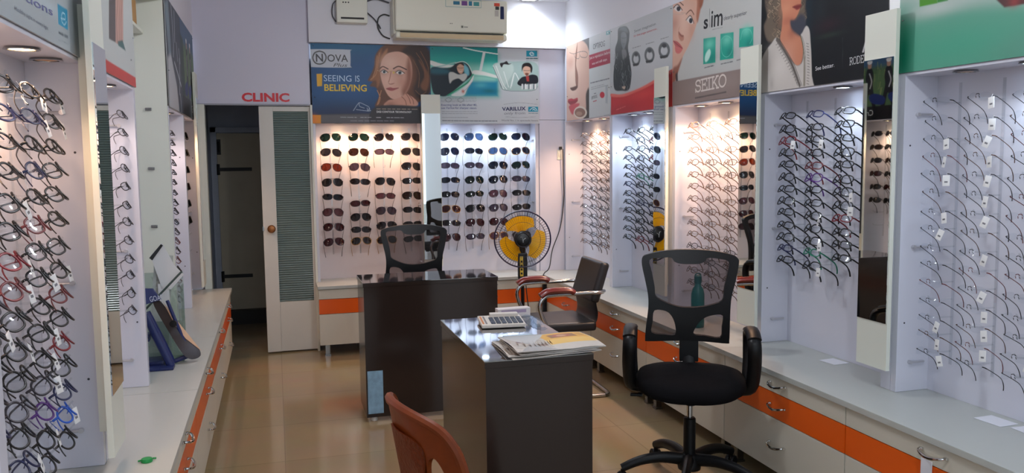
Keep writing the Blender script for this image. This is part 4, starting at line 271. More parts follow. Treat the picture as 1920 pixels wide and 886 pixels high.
'light':{'w':.96,'h':.605,'ops':[('q',(166,174,178),.002,[(-.8885,.547),(1.4891,.0716),(1.2945,.7298),(-.936,.8661)]),('b',(190,204,212),.6,(.5264,.5153),(.198,.0189)),('b',(120,128,132),.35,(.841,.5315),(.0987,.107)),('q',(20,140,176),.002,[(.6421,.491),(.7541,.4888),(.7451,.5459),(.6387,.546)]),('l',(190,226,236),.003,[(.6727,.5246),(.7211,.52),(.7178,.5058),(.687,.51),(.678,.5302),(.7072,.5369),(.7338,.5245)]),('k',(90,100,108),.0073,[(.6383,.5682),(.689,.5671)]),('k',(90,100,108),.0074,[(.7007,.5669),(.7385,.5661)]),('k',(130,140,146),.002,[(.6307,.5883),(.6447,.5878)]),('k',(130,140,146),.002,[(.6496,.5876),(.6647,.5871)]),('k',(130,140,146),.002,[(.6698,.5869),(.6829,.5864)]),('k',(130,140,146),.002,[(.6881,.5862),(.7112,.5854)]),('k',(130,140,146),.002,[(.7165,.5852),(.7402,.5843)]),('k',(130,140,146),.0021,[(.7456,.5841),(.7481,.584)])],'tx':[('transitions',(.0313,.5497),(.5814,.5339),.0195,(96,100,150),.01,0,0),('Healthy sight in every light',(.2401,.5767),(.525,.5788),.0093,(120,126,140),0,0,0)]},
'bow':{'w':.955,'h':.605,'ops':[('q',(188,192,190),.002,[(-.1434,.2458),(2.2396,-.1851),(1.8752,.7289),(-.264,.7159)]),('q',(186,68,64),.004,[(-.0659,.5599),(.4357,.5632),(1.0041,.5641),(.9795,.6369),(.4176,.6234),(-.0838,.6268)]),('q',(96,96,100),.006,[(.0893,.2616),(.1475,.2817),(.0942,.4748),(.0325,.4708)]),('q',(92,84,84),.004,[(.4768,.2083),(.6121,.1781),(.5283,.4777),(.3957,.4826)]),('q',(190,150,138),.004,[(.6121,.1781),(.7853,.1394),(.688,.4745),(.528,.4784)]),('l',(120,84,70),.0057,[(.6408,.2048),(.6203,.3085),(.5713,.3961),(.5652,.476)]),('l',(120,84,70),.0043,[(.6977,.1927),(.6766,.2982),(.626,.3874),(.6199,.4686)]),('l',(120,84,70),.0058,[(.7395,.1838),(.718,.2906),(.6663,.381),(.6601,.4632)]),('q',(70,104,104),.004,[(.5754,.4667),(.6805,.4482),(.7424,.4813),(.5781,.4822)]),('p',(70,70,74),.002,[(.8818,.5),(.8788,.5018),(.8717,.5037),(.8624,.5051),(.8534,.5058),(.847,.5055),(.8451,.5043),(.848,.5025),(.855,.5006),(.8643,.4991),(.8734,.4985),(.8798,.4988)])],'tx':[]},
'golf':{'w':1.6,'h':.61,'ops':[('q',(58,68,80),.002,[(-.1,-.1),(2,-.1),(2,1),(-.1,1)]),('q',(120,140,150),.02,[(.0,.05),(.16,.0),(.2,.3),(.08,.33)]),('q',(190,194,198),.02,[(.02,.34),(.18,.3),(.42,.46),(.5,.62),(.0,.62)]),('l',(190,198,204),.018,[(.3,.0),(.34,.2),(.3,.3)]),('l',(190,198,204),.018,[(.45,.02),(.42,.2)]),('l',(190,198,204),.018,[(.55,.5),(.6,.4),(.62,.28)]),('l',(190,198,204),.018,[(.5,.2),(.52,.3)]),('l',(190,198,204),.018,[(.62,.22),(.66,.3)]),('l',(190,198,204),.018,[(.35,.33),(.5,.38),(.66,.44)]),('l',(190,198,204),.018,[(.62,.6),(.6,.5)]),('q',(60,96,130),.03,[(.74,-.1),(1.7,-.1),(1.7,.16),(.74,.16)]),('q',(84,116,72),.04,[(.74,.15),(1.7,.15),(1.7,.5),(.74,.5)]),('k',(112,136,80),.006,[(1.223,.372),(1.214,.312)]),('k',(56,90,56),.006,[(1.189,.428),(1.205,.368)]),('k',(150,160,100),.006,[(.865,.222),(.848,.162)]),('k',(112,136,80),.006,[(1.13,.169),(1.129,.109)]),('k',(56,90,56),.006,[(1.305,.244),(1.312,.184)]),('k',(150,160,100),.006,[(1.256,.167),(1.259,.107)]),('k',(112,136,80),.006,[(.978,.285),(.969,.225)]),('k',(56,90,56),.006,[(1.342,.292),(1.329,.232)]),('k',(150,160,100),.006,[(1.218,.394),(1.21,.334)]),('k',(112,136,80),.006,[(.946,.276),(.964,.216)]),('k',(56,90,56),.006,[(1.58,.362),(1.596,.302)]),('k',(150,160,100),.006,[(1.47,.273),(1.454,.213)]),('k',(112,136,80),.006,[(1.309,.327),(1.303,.267)]),('k',(56,90,56),.006,[(.949,.282),(.948,.222)]),('k',(150,160,100),.006,[(.986,.248),(.984,.188)]),('k',(112,136,80),.006,[(1.483,.336),(1.474,.276)]),('k',(56,90,56),.006,[(.994,.296),(.982,.236)]),('k',(150,160,100),.006,[(.929,.314),(.913,.254)]),('k',(112,136,80),.006,[(1.166,.269),(1.175,.209)]),('k',(56,90,56),.006,[(1.387,.367),(1.395,.307)]),('k',(150,160,100),.006,[(1.074,.36),(1.067,.3)]),('k',(112,136,80),.006,[(1.241,.258),(1.239,.198)]),('k',(56,90,56),.006,[(.812,.233),(.831,.173)]),('k',(150,160,100),.006,[(.954,.367),(.96,.307)]),('k',(112,136,80),.006,[(1.368,.303),(1.372,.243)]),('k',(56,90,56),.006,[(.816,.182),(.804,.122)]),('k',(150,160,100),.006,[(.888,.19),(.873,.13)]),('k',(112,136,80),.006,[(1.225,.216),(1.243,.156)]),('k',(56,90,56),.006,[(1.333,.322),(1.341,.262)]),('k',(150,160,100),.006,[(.982,.438),(.995,.378)]),('k',(112,136,80),.006,[(1.37,.304),(1.384,.244)]),('k',(56,90,56),.006,[(1.386,.358),(1.402,.298)]),('k',(150,160,100),.006,[(1.292,.27),(1.294,.21)]),('k',(112,136,80),.006,[(.925,.218),(.934,.158)]),('k',(56,90,56),.006,[(1.419,.452),(1.433,.392)]),('k',(150,160,100),.006,[(1.217,.187),(1.216,.127)]),('k',(112,136,80),.006,[(1.539,.396),(1.539,.336)]),('k',(56,90,56),.006,[(1.142,.225),(1.13,.165)]),('k',(150,160,100),.006,[(.822,.428),(.827,.368)]),('k',(112,136,80),.006,[(.88,.284),(.862,.224)]),('k',(56,90,56),.006,[(.936,.379),(.942,.319)]),('k',(150,160,100),.006,[(1.162,.242),(1.168,.182)]),('k',(112,136,80),.006,[(1.563,.291),(1.546,.231)]),('k',(56,90,56),.006,[(.808,.185),(.827,.125)]),('k',(150,160,100),.006,[(1.214,.411),(1.201,.351)]),('k',(112,136,80),.006,[(.979,.368),(.995,.308)]),('k',(56,90,56),.006,[(1.046,.179),(1.061,.119)]),('k',(150,160,100),.006,[(1.004,.382),(.991,.322)]),('k',(112,136,80),.006,[(1.344,.412),(1.353,.352)]),('k',(56,90,56),.006,[(1.062,.378),(1.047,.318)]),('k',(150,160,100),.006,[(1.024,.286),(1.039,.226)]),('k',(112,136,80),.006,[(.889,.424),(.901,.364)]),('k',(56,90,56),.006,[(1.576,.27),(1.564,.21)]),('k',(150,160,100),.006,[(.962,.408),(.981,.348)]),('k',(112,136,80),.006,[(1.347,.305),(1.338,.245)]),('k',(56,90,56),.006,[(1.46,.422),(1.444,.362)]),('k',(150,160,100),.006,[(.941,.41),(.955,.35)]),('k',(112,136,80),.006,[(1.024,.244),(1.022,.184)]),('k',(56,90,56),.006,[(1.213,.189),(1.227,.129)]),('k',(150,160,100),.006,[(1.209,.392),(1.198,.332)]),('k',(112,136,80),.006,[(1.571,.385),(1.565,.325)]),('k',(56,90,56),.006,[(1.557,.37),(1.57,.31)]),('k',(150,160,100),.006,[(.798,.177),(.808,.117)]),('k',(112,136,80),.006,[(1.016,.315),(1.002,.255)]),('k',(56,90,56),.006,[(1.581,.311),(1.595,.251)]),('k',(150,160,100),.006,[(.822,.304),(.805,.244)]),('k',(112,136,80),.006,[(1.503,.294),(1.486,.234)]),('k',(56,90,56),.006,[(.824,.322),(.807,.262)]),('k',(150,160,100),.006,[(.914,.291),(.914,.231)]),('k',(112,136,80),.006,[(1.25,.346),(1.245,.286)]),('k',(56,90,56),.006,[(1.28,.207),(1.271,.147)]),('k',(150,160,100),.006,[(1.431,.206),(1.42,.146)]),('k',(112,136,80),.006,[(.964,.304),(.944,.244)]),('k',(56,90,56),.006,[(.785,.298),(.772,.238)]),('k',(150,160,100),.006,[(1.331,.399),(1.334,.339)]),('k',(112,136,80),.006,[(1.344,.277),(1.325,.217)]),('k',(56,90,56),.006,[(1.129,.272),(1.133,.212)]),('k',(150,160,100),.006,[(.873,.228),(.885,.168)]),('k',(112,136,80),.006,[(.982,.283),(.999,.223)]),('k',(56,90,56),.006,[(.991,.204),(1.0,.144)]),('k',(150,160,100),.006,[(1.236,.343),(1.218,.283)]),('k',(112,136,80),.006,[(1.111,.161),(1.1,.101)]),('k',(56,90,56),.006,[(1.353,.178),(1.345,.118)]),('k',(150,160,100),.006,[(1.59,.451),(1.589,.391)]),('k',(112,136,80),.006,[(1.378,.35),(1.377,.29)]),('k',(56,90,56),.006,[(1.48,.212),(1.493,.152)]),('k',(150,160,100),.006,[(.795,.42),(.802,.36)]),('k',(112,136,80),.006,[(1.135,.361),(1.133,.301)]),('k',(56,90,56),.006,[(1.415,.194),(1.416,.134)]),('k',(150,160,100),.006,[(1.492,.438),(1.481,.378)]),('q',(30,60,50),.02,[(.74,.1),(.9,.12),(.92,.5),(.74,.5)]),('p',(20,22,28),.004,[(1.09,.16),(1.15,.16),(1.17,.24),(1.16,.32),(1.21,.5),(1.16,.5),(1.12,.38),(1.07,.5),(1.03,.5),(1.07,.33),(1.07,.22)]),('p',(190,150,128),.004,[(1.1,.1),(1.14,.1),(1.14,.15),(1.1,.15)]),('p',(230,230,228),.003,[(1.09,.09),(1.15,.09),(1.14,.115),(1.1,.115)]),('l',(206,206,206),.012,[(1.12,.2),(1.09,.27),(1.11,.33)]),('p',(24,44,110),.006,[(.92,.42),(1.04,.38),(1.12,.4),(1.08,.46),(.94,.48)]),('p',(20,22,28),.004,[(1.33,.16),(1.39,.16),(1.41,.24),(1.4,.32),(1.45,.5),(1.4,.5),(1.36,.38),(1.31,.5),(1.27,.5),(1.31,.33),(1.31,.22)]),('p',(190,150,128),.004,[(1.34,.1),(1.38,.1),(1.38,.15),(1.34,.15)]),('p',(230,230,228),.003,[(1.33,.09),(1.39,.09),(1.38,.115),(1.34,.115)]),('l',(206,206,206),.012,[(1.36,.2),(1.33,.27),(1.35,.33)]),('p',(24,44,110),.006,[(1.16,.42),(1.28,.38),(1.36,.4),(1.32,.46),(1.18,.48)]),('q',(14,14,18),.004,[(.74,.49),(1.7,.49),(1.7,.7),(.74,.7)]),('q',(36,44,54),.002,[(.72,-.1),(.745,-.1),(.745,.7),(.72,.7)])],'tx':[('Cr',(1.3,.57),(1.38,.57),.05,(220,220,220),0,0,0)]}}
# ---------------- room shell
LAM = M('lavender_laminate', (212, 213, 228), .32, spec=.4)
CREAM = M('cream_laminate', (226, 228, 216), .35, spec=.4)
WHITEP = M('white_paint', (228, 228, 236), .5)
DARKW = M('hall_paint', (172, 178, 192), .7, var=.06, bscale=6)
def floor_mat():
    m = M('vitrified_tile', (170, 150, 118), .12, spec=.6); nt = m.node_tree; b = nt.nodes['Principled BSDF']
    tc = nt.nodes.new('ShaderNodeTexCoord'); br = nt.nodes.new('ShaderNodeTexBrick'); br.offset = 0; br.inputs['Scale'].default_value = 1
    br.inputs['Brick Width'].default_value = .6; br.inputs['Row Height'].default_value = .6; br.inputs['Mortar Size'].default_value = .0025; br.inputs['Bias'].default_value = 0
    br.inputs['Color1'].default_value = (*lin((164, 144, 112)), 1); br.inputs['Color2'].default_value = (*lin((154, 135, 105)), 1); br.inputs['Mortar'].default_value = (*lin((138, 120, 93)), 1)
    n = nt.nodes.new('ShaderNodeTexNoise'); n.inputs['Scale'].default_value = 3; n.inputs['Detail'].default_value = 6
    mx = nt.nodes.new('ShaderNodeMixRGB'); mx.blend_type = 'MULTIPLY'; mx.inputs[0].default_value = .25
    nt.links.new(tc.outputs['Object'], br.inputs['Vector']); nt.links.new(tc.outputs['Object'], n.inputs['Vector'])
    nt.links.new(br.outputs['Color'], mx.inputs[1]); nt.links.new(n.outputs['Color'], mx.inputs[2]); nt.links.new(mx.outputs[0], b.inputs['Base Color']); return m
sbox('floor', floor_mat(), -.9, 2.75, -1.2, 8.3, -.05, 0)
sbox('pavement', M('concrete', (150, 146, 140), .9, var=.1, bscale=2), -12, 14, -16, -1.2, -.2, -.06)
sbox('ceiling', M('ceiling_paint', (236, 237, 246), .5), -.9, 2.75, -1.2, 6.9, 2.785, 2.86)
sbox('wall_left', WHITEP, -.82, -.73, -1.2, 6.72, 0, 2.785)
sbox('wall_left', WHITEP, -.73, -.548, 3.80, 6.66, 2.421, 2.785)
sbox('wall_right', WHITEP, 2.545, 2.64, -1.2, 6.9, 0, 2.785)
sbox('wall_right', WHITEP, 2.366, 2.545, 1.70, 6.597, 2.421, 2.785)
sbox('wall_back', LAM, .288, 2.545, 6.835, 6.9, 0, 2.785)
sbox('wall_back', LAM, 2.146, 2.545, 6.648, 6.835, .551, 1.822)     # plain panel beside the display, with a joint
sbox('wall_back', LAM, 2.146, 2.545, 6.648, 6.835, 1.825, 2.405)
sbox('wall_back', WHITEP, .288, 2.545, 6.598, 6.835, 2.408, 2.785)
sbox('wall_back', M('lilac_panel', (212, 210, 226), .4), -.56, .287, 6.655, 6.72, 1.936, 2.785)
sbox('trim', CREAM, -.54, -.488, 6.64, 6.74, 0, 1.935, bev=.004).name = 'trim_1'
sbox('trim', CREAM, .281, .299, 6.63, 6.74, 0, 1.935, bev=.004).name = 'trim_2'
sbox('trim', M('trim_edge', (150, 150, 160), .4), -.56, .287, 6.645, 6.66, 1.928, 1.94).name = 'trim_3'
# hall behind the doorway
sbox('wall_left', DARKW, -.64, -.57, 6.74, 8.1, 0, 2.3); sbox('wall_right', DARKW, .286, .298, 6.745, 8.1, 0, 2.3)
sbox('wall_back', DARKW, -.64, .298, 8.09, 8.2, 0, 2.3); sbox('ceiling', DARKW, -.64, .285, 6.72, 8.2, 2.2, 2.28)
DB = M('old_brown_door', (186, 176, 154), .6, var=.08, bscale=4); IRON = M('black_iron', (26, 25, 25), .5, metal=.4)
d = struct(thing('door_2', None, None, (-.5, 8.06, .13)))
MB().box(0, .70, 0, .035, 0, 1.635, .003).build('panel', DB, d)
f = MB(); f.box(-.055, 0, -.02, .03, -.13, 1.69, .004).box(.70, .75, -.02, .03, -.13, 1.69, .004).box(-.055, .75, -.02, .03, 1.64, 1.69, .004); f.build('frame', DARKW, d)
for z, l in ((1.305, .30), (.315, .27)): MB().box(-.01, l, -.006, .002, z-.016, z+.016, .002).box(-.03, .02, -.012, .004, z-.05, z+.05, .003).tube([(0, -.012, z-.05), (0, -.012, z+.05)], .011).build('strap_hinge', IRON, d)
MB().box(.0, .035, -.01, .0, 1.44, 1.58, .003).tube([(.018, -.02, 1.46), (.018, -.02, 1.56)], .01).build('bolt', IRON, d)
sbox('step', M('dark_step', (34, 32, 30), .6), -.57, .285, 7.98, 8.09, 0, .13)
# sliding clinic door: white stile, reeded glass
d = struct(thing('door_1', None, None, (-.1, 6.665, .012)))
DW = M('door_white', (216, 214, 206), .45, var=.03, bscale=3)
f = MB().box(0, .104, 0, .035, 0, 1.912, .002).box(.104, .382, .006, .035, 0, .392, .002).box(.104, .382, .003, .035, 1.874, 1.912, .002).box(.366, .382, .003, .035, .392, 1.874, .002)
f.build('stile', DW, d)
g = MB(); n = 84
for i in range(n):
    z = .392+1.482*(i+.5)/n; g.tube([(.104, .02, z), (.366, .02, z)], .0088, seg=8, caps=False)
g.build('pane', M('reeded_glass', (112, 130, 128), .15, spec=.6), d)
KN = M('brass_brown', (150, 92, 48), .25, metal=.6)
MB().lathe([(0, 0), (.012, 0), (.012, .02), (.027, .03), (.031, .045), (.024, .056), (0, .06)], mtx=Matrix.Translation((.062, .002, .972)) @ Matrix.Rotation(PI/2, 4, 'X')).build('knob', KN, d)
MB().box(-.004, .006, -.004, .01, .955, .99, .001).build('latch', M('steel', (150, 150, 150), .25, metal=1), d)
t = MB(); t.mat(M('sign_red', (214, 18, 40), .35))
me = None
sg = thing('clinic_sign', 'red CLINIC lettering on the pale panel above the doorway', 'sign', (-.22, 6.654, 1.96))
lettering('CLINIC', (-.218, 0), (.131, 0), .060, M('sign_red', (214, 18, 40), .35), lambda s, t, o: (s+.22, .0-o-.0, -t+0.0), sg, bold=.035, thick=.004)
# cream side wall of the far left display, left recess shelf and cartons
sbox('wall_left', CREAM, -.73, -.553, 4.925, 4.95, .551, 2.40)
ST = M('steel', (150, 150, 150), .25, metal=1)
for i, z in enumerate((1.793, 1.47, 1.152)):
    o = MB().box(-.665, -.632, 4.915, 4.925, z-.008, z+.008, .002).tube([(-.66, 4.911, z), (-.637, 4.911, z)], .004).solo('shelf_bracket', ST, ['highest of three small metal shelf clips on the cream side panel', 'middle of three small metal shelf clips on the cream side panel', 'lowest of three small metal shelf clips on the cream side panel'][i], 'bracket', 'metal clips on the cream side panel')
MB().box(-.73, -.655, 3.82, 4.92, 2.195, 2.213, .002).solo('wall_shelf', CREAM, 'cream shelf high in the recess on the left wall', 'shelf')
CARD = M('cardboard', (182, 142, 92), .8, var=.08, bscale=12)
def carton(x0, x1, y0, y1, z0, z1, label):
    o = thing('carton', label, 'box', ((x0+x1)/2, (y0+y1)/2, z0), 0, 'brown cartons in the left recess'); a, b, h = (x1-x0)/2, (y1-y0)/2, z1-z0
    MB().box(-a, a, -b, b, 0, h, .003).build('body', CARD, o); MB().box(-a-.0015, a+.0015, -.03, .03, h-.06, h+.0015, .001).build('tape', M('brown_tape', (150, 104, 56), .25), o)
carton(-.725, -.66, 4.35, 4.75, 2.2135, 2.34, 'brown carton on the high shelf in the left recess')
carton(-.725, -.57, 4.62, 4.92, 2.402, 2.56, 'brown carton at the ceiling above the cream side panel')
sbox('wall_left', CREAM, -.73, -.56, 3.83, 4.925, 2.38, 2.40)

# ---------------- posters
PF = {'R': lambda Y: (lambda s, t, o: (2.358-o, Y-s, 2.42-t)), 'L': lambda Y: (lambda s, t, o: (-.543+o, Y+s, 2.42-t)), 'B': lambda X: (lambda s, t, o: (X+s, 6.640-o, 2.405-t))}
PL = [('nova', 'B', .300, 'blue poster of a brown haired woman with chin on hand'), ('vari', 'B', 1.231, 'pale poster with a pilot in a glider cockpit'),
      ('opti', 'R', 6.555, 'poster of a face in profile above a coffee cup'), ('red', 'R', 5.622, 'poster with a dark curly haired figure over a red wave'),
      ('slim', 'R', 4.648, 'poster with a large face and three green squares'), ('rod', 'R', 3.692, 'black poster of a woman in an embroidered white blouse'),
      ('green', 'R', 2.735, 'pale green poster at the near end of the right wall'), ('light', 'L', 1.87, 'pale poster with violet lettering and a teal square'),
      ('bow', 'L', 2.84, 'pale poster with an orange red band and long hair'), ('golf', 'L', 4.955, 'dark blue poster with golfers at the far left')]
for key, side, a, lab in PL:
    D = POSTERS[key]; f0 = PF[side](a); base = f0(D['w']/2, D['h'], 0); p = thing('poster', lab, 'poster', base, 0, 'advertising posters above the displays')
    f = lambda s, t, o: tuple(Vector(f0(s, t, o))-Vector(base))
    link('sheet', Canvas(D['w'], D['h']).run(D['ops']).mesh('sheet', f, .006), p)
    for txt, A, B, h, col, bold, shear, font in D['tx']:
        lettering(txt, A, B, h, M('ink_%d_%d_%d' % tuple(col), col, .5), f, p, bold, shear, serif=font)
    for q in ((.02, .02), (D['w']-.02, .02), (.02, D['h']-.2), (D['w']-.02, D['h']-.2)):
        o = f(q[0], q[1], .001); c = MB().lathe([(0, -.002), (.005, -.002), (.004, .002), (0, .003)], c=o, seg=10); c.build('screw', ST, p)

# ---------------- lamps in the ceiling: one beside the air conditioner, two added as fill
def ceiling_lamp(x, y, watts, col, lab, spot=True):
    o = thing('ceiling_lamp', lab, 'lamp', (x, y, 2.785), 0, 'round lamps in the ceiling')
    MB().lathe([(.075, 0), (.085, -.012), (.07, -.014), (.066, -.004), (0, -.004)]).build('rim', ST, o)
    MB().lathe([(0, -.006), (.064, -.006), (.06, -.01), (0, -.012)]).build('diffuser', M('lamp_glow', (240, 246, 255), .5, em=9), o)
    l = bpy.data.lights.new('lamp', 'SPOT' if spot else 'POINT'); l.energy = watts; l.color = col; l.shadow_soft_size = .06
    if spot: l.spot_size = math.radians(150); l.spot_blend = .6
    lo = bpy.data.objects.new('lamp', l); S.collection.objects.link(lo); lo.parent = o; lo.location = (0, 0, -.03 if spot else -.09)
ceiling_lamp(2.02, 6.49, K['tube'], (.86, .95, 1), 'bright white ceiling lamp beside the air conditioner')
ceiling_lamp(.9, 3.6, K['ceil'], (.92, .96, 1), 'added unseen ceiling lamp over the aisle between the desks and the left counter', False)  # added above the view to brighten the dim interior
ceiling_lamp(1.2, 1.2, K['ceil'], (.92, .96, 1), 'added unseen ceiling lamp nearest the shop entrance', False)  # second added fill lamp, out of view behind the aisle one

# ---------------- display cabinets
CHR2 = M('bright_steel', (206, 206, 210), .3, metal=.7)
GLOW = {'w': M('glow_warm', (255, 214, 160), .5, em=14), 'c': M('glow_cool', (214, 234, 255), .5, em=14), 'o': M('amber_lens', (206, 150, 96), .4)}
LAMW = M('lavender_display', (217, 218, 230), .22, spec=.45)
PLASTIC = clear('clear_acrylic', (248, 249, 250), .06, .05, (235, 236, 242))
def rack(name, loc, rz, W, wl, wr, lamps, label, base=.551, deep=.155, backmat=None):
    """local x along the wall as one faces it, y into the wall, z up"""
    o = thing('display_cabinet', label, 'display cabinet', (*loc[:2], base), rz, 'wall display cabinets'); T = 1.815-base
    B = MB().box(0, W, deep, deep+.012, 0, T); B.build('back_panel', backmat or LAMW, o)
    MB().box(0, wl, 0, deep, 0, T, .002).build('side_panel', LAMW, o); MB().box(W-wr, W, 0, deep, 0, T, .002).build('side_panel', LAMW, o)
    MB().box(0, W, .004, deep+.012, T+.002, T+.60, .002).build('header_box', LAMW, o)
    MB().box(wl, W-wr, .0, deep, T-.012, T, .002).build('soffit', LAMW, o)
    R_ = rz == -PI/2; xs, sg = (wl, 1) if R_ else (W-wr, -1)
    for z in (T-.16, T-.68, .12):
        MB().tube([(xs, .06, z), (xs+sg*.014, .06, z)], .008).tube([(xs+sg*.010, .055, z), (xs+sg*.010, deep-.03, z)], .0042).build('standoff', CHR2, o)
    for z in (.28, T-.28): MB().lathe([(0, -.001), (.004, -.001), (.0035, .001), (0, .0012)], seg=10, mtx=Matrix.Translation((xs, .032, z)) @ Matrix.Rotation(sg*PI/2, 4, 'Y')).build('screw_cap', M('dark_screw', (52, 50, 60), .4), o)
    for x, typ, e, col in lamps:
        s = MB().lathe([(.040, 0), (.044, -.006), (.034, -.007), (.033, 0)], c=(x, deep*.45, T-.012)).build('spotlight', ST, o)
        d = MB().lathe([(0, 0), (.032, 0), (.03, -.004), (0, -.006)], c=(x, deep*.45, T-.0125)).build('diffuser', GLOW[typ], s)
        if e:
            l = bpy.data.lights.new('lamp', 'SPOT'); l.energy = e*K['rack']; l.color = col; l.shadow_soft_size = .03; l.spot_size = math.radians(140); l.spot_blend = .7
            lo = bpy.data.objects.new('lamp', l); S.collection.objects.link(lo); lo.parent = s; lo.location = (x, .035, T-.035)
    return o
RZ = {'R': -PI/2, 'L': PI/2, 'B': 0}
FX = {'R': 2.365, 'L': -.55, 'B': 6.655}
def place(side, a, s, y, z):
    """wall coordinates -> world: a start of the unit, s along it, y depth from the display face"""
    if side == 'R': return (2.365+y, a-s, z)
    if side == 'L': return (-.55-y, a+s, z)
    return (a+s, 6.655+y, z)
film = M('glossy_white_film', (226, 214, 214), .16, spec=.7, bump=.25, bscale=5)
RACKS = {
 'R1': ('R', 6.63, .995, .02, .02, [(.35, 'w', 14, WARM), (.7, 'w', 14, WARM)], 'display cabinet under the coffee cup poster'),
 'R2': ('R', 5.632, .98, .03, .055, [(.25, 'c', 9, COOL), (.5, 'c', 6, COOL)], 'display cabinet under the red wave poster'),
 'R3': ('R', 4.65, .958, .03, .055, [(.22, 'w', 19, WARM), (.5, 'w', 19, WARM)], 'display cabinet under the poster with three green squares'),
 'R4': ('R', 3.69, .957, .03, .055, [(.53, 'c', 2.2, COOL)], 'display cabinet under the black poster'),
 'R5': ('R', 2.731, .96, .03, .055, [(.53, 'c', 2.5, COOL), (.25, 'o', 0, COOL)], 'display cabinet under the green poster'),
 'L1': ('L', 1.83, 1.0, .05, .03, [(.62, 'w', 8, WARM), (.2, 'w', 9, WARM), (.86, 'o', 0, WARM)], 'display cabinet nearest on the left wall'),
 'L2': ('L', 2.84, .96, .03, .04, [(.3, 'w', 6, WARM), (.7, 'w', 4, PINK)], 'display cabinet under the orange red band poster'),
 'L4': ('L', 4.952, .80, .02, .03, [(.5, 'w', 6, PINK)], 'display cabinet under the dark golfer poster'),
 'L5': ('L', 5.755, .87, .02, .03, [(.4, 'w', 9, WARM)], 'last display cabinet on the left wall before the doorway'),
 'B1': ('B', .300, .860, .02, .02, [(.2, 'w', 10, WARM), (.43, 'w', 10, WARM), (.66, 'w', 10, WARM)], 'display cabinet of sunglasses under the blue poster'),
 'B2': ('B', 1.275, .868, .02, .03, [(.12, 'c', 7, COOL), (.4, 'c', 7, COOL), (.66, 'c', 7, COOL)], 'display cabinet of sunglasses under the glider poster')}
for k, (sd, a, W, wl, wr, lamps, lab) in RACKS.items():
    rack(k, place(sd, a, 0, 0, 0), RZ[sd], W, wl, wr, lamps, lab, backmat=film if k == 'B1' else None)
sbox('trim', LAMW, 1.16, 1.275, 6.655, 6.835, .551, 1.79).name = 'trim_4'

# ---------------- tall mirrors on pale panels
MIR = M('mirror_silver', (236, 242, 240), .015, metal=1)
def mirror(side, a, y, W, z0, z1, label, top=.18, bot=.19):
    o = thing('wall_mirror', label, 'mirror', place(side, a, 0, y, z0), RZ[side], 'tall narrow mirrors between the displays'); H = z1-z0
    MB().box(0, W, 0, .018, 0, H, .0015).build('panel', CREAM, o)
    MB().box(.004, W-.004, -.004, .0005, bot, H-top).build('glass', MIR, o)
    MB().box(W*.44, W*.56, .018, max(.0185, -y-.001), .06, H-.06).build('spacer', CREAM, o)
mirror('R', 2.862, -.062, .175, .645, 2.056, 'tall mirror between the black poster and the green poster')
mirror('R', 3.79, -.062, .165, .636, 2.045, 'tall mirror at the near side of the three green squares poster')
mirror('R', 4.79, -.062, .165, .64, 2.05, 'tall mirror at the right of the red wave poster')
mirror('B', 1.142, -.06, .155, .638, 2.02, 'tall mirror on the back wall between the sunglasses displays', .15, .06)
mirror('L', 2.665, -.055, .19, .615, 2.03, 'tall mirror between the two nearest left displays')
mirror('L', 6.33, -.03, .2, .6, 2.14, 'tall mirror at the far left beside the doorway')

# ---------------- counters and drawer cabinets
TOP = M('counter_laminate', (186, 190, 185), .28, spec=.45, var=.03, bscale=2)
CW = M('cabinet_cream', (206, 202, 188), .38, spec=.4); OR = M('orange_laminate', (226, 92, 18), .3, spec=.45)
CHROME = M('chrome', (200, 200, 200), .12, metal=1); DKIN = M('dark_gap', (60, 56, 52), .7)
def slab(x0, x1, y0, y1, label): return MB().box(x0, x1, y0, y1, .526, .5505, .003).solo('countertop', TOP, label, 'countertop')
slab(2.098, 2.543, .85, 6.834, 'long white countertop along the right wall')
slab(.283, 2.0965, 6.395, 6.834, 'white countertop along the back wall')
slab(-.729, -.343, .85, 3.638, 'nearest white countertop slab along the left wall')
slab(-.729, -.343, 3.642, 4.748, 'middle white countertop slab in the left recess')
slab(-.729, -.343, 4.752, 6.57, 'farthest white countertop slab along the left wall')
def handle(x, z):
    p = [(x-.055, -.003, z+.004), (x-.052, -.018, z+.002), (x-.03, -.028, z-.004), (x, -.031, z-.008), (x+.03, -.028, z-.004), (x+.052, -.018, z+.002), (x+.055, -.003, z+.004)]
    m = MB().tube(cr(p, 4), [.0035+.0025*math.sin(PI*i/24) for i in range(25)], seg=8)
    for sx in (-1, 1): m.lathe([(0, -.004), (.008, -.004), (.008, .003), (0, .004)], c=(x+sx*.055, -.003, z+.004), seg=10, mtx=None)
    return m
def cabinet(side, a, W, label, depth=.40):
    loc = {'R': (2.112, a), 'L': (-.356, a), 'B': (a, 6.409)}[side]
    o = thing('drawer_cabinet', label, 'drawer cabinet', (*loc, 0), RZ[side], 'white and orange drawer cabinets under the counters')
    MB().box(.002, W-.002, .02, depth, .1, .525).build('carcass', CREAM, o)
    for i, (z0, z1, m) in enumerate(((.449, .522, CW), (.334, .446, OR), (.092, .331, CW))):
        d = MB().box(.003, W-.003, 0, .019, z0, z1, .0015).build('drawer', m, o)
        if m is OR: d['label'] = 'orange drawer'
        handle(W/2, (.49, .392, .215)[i]).build('handle', CHROME, d)
    for x in (.06, W-.06): MB().box(x-.018, x+.018, .03, .066, 0, .1, .002).box(x-.022, x+.022, .026, .07, 0, .012).build('foot', ST, o)
for a, W, l in ((6.38, .985, 'drawer cabinet in the far right corner behind the pedestal fan'), (5.39, .905, 'drawer cabinet behind the black leather armchair'), (4.485, .905, 'drawer cabinet behind the left armrest of the mesh chair'), (3.58, .905, 'right wall drawer cabinet just right of the near mesh chair'), (2.675, .905, 'right wall drawer cabinet nearest the camera with a paper tag')): cabinet('R', a, W, l)
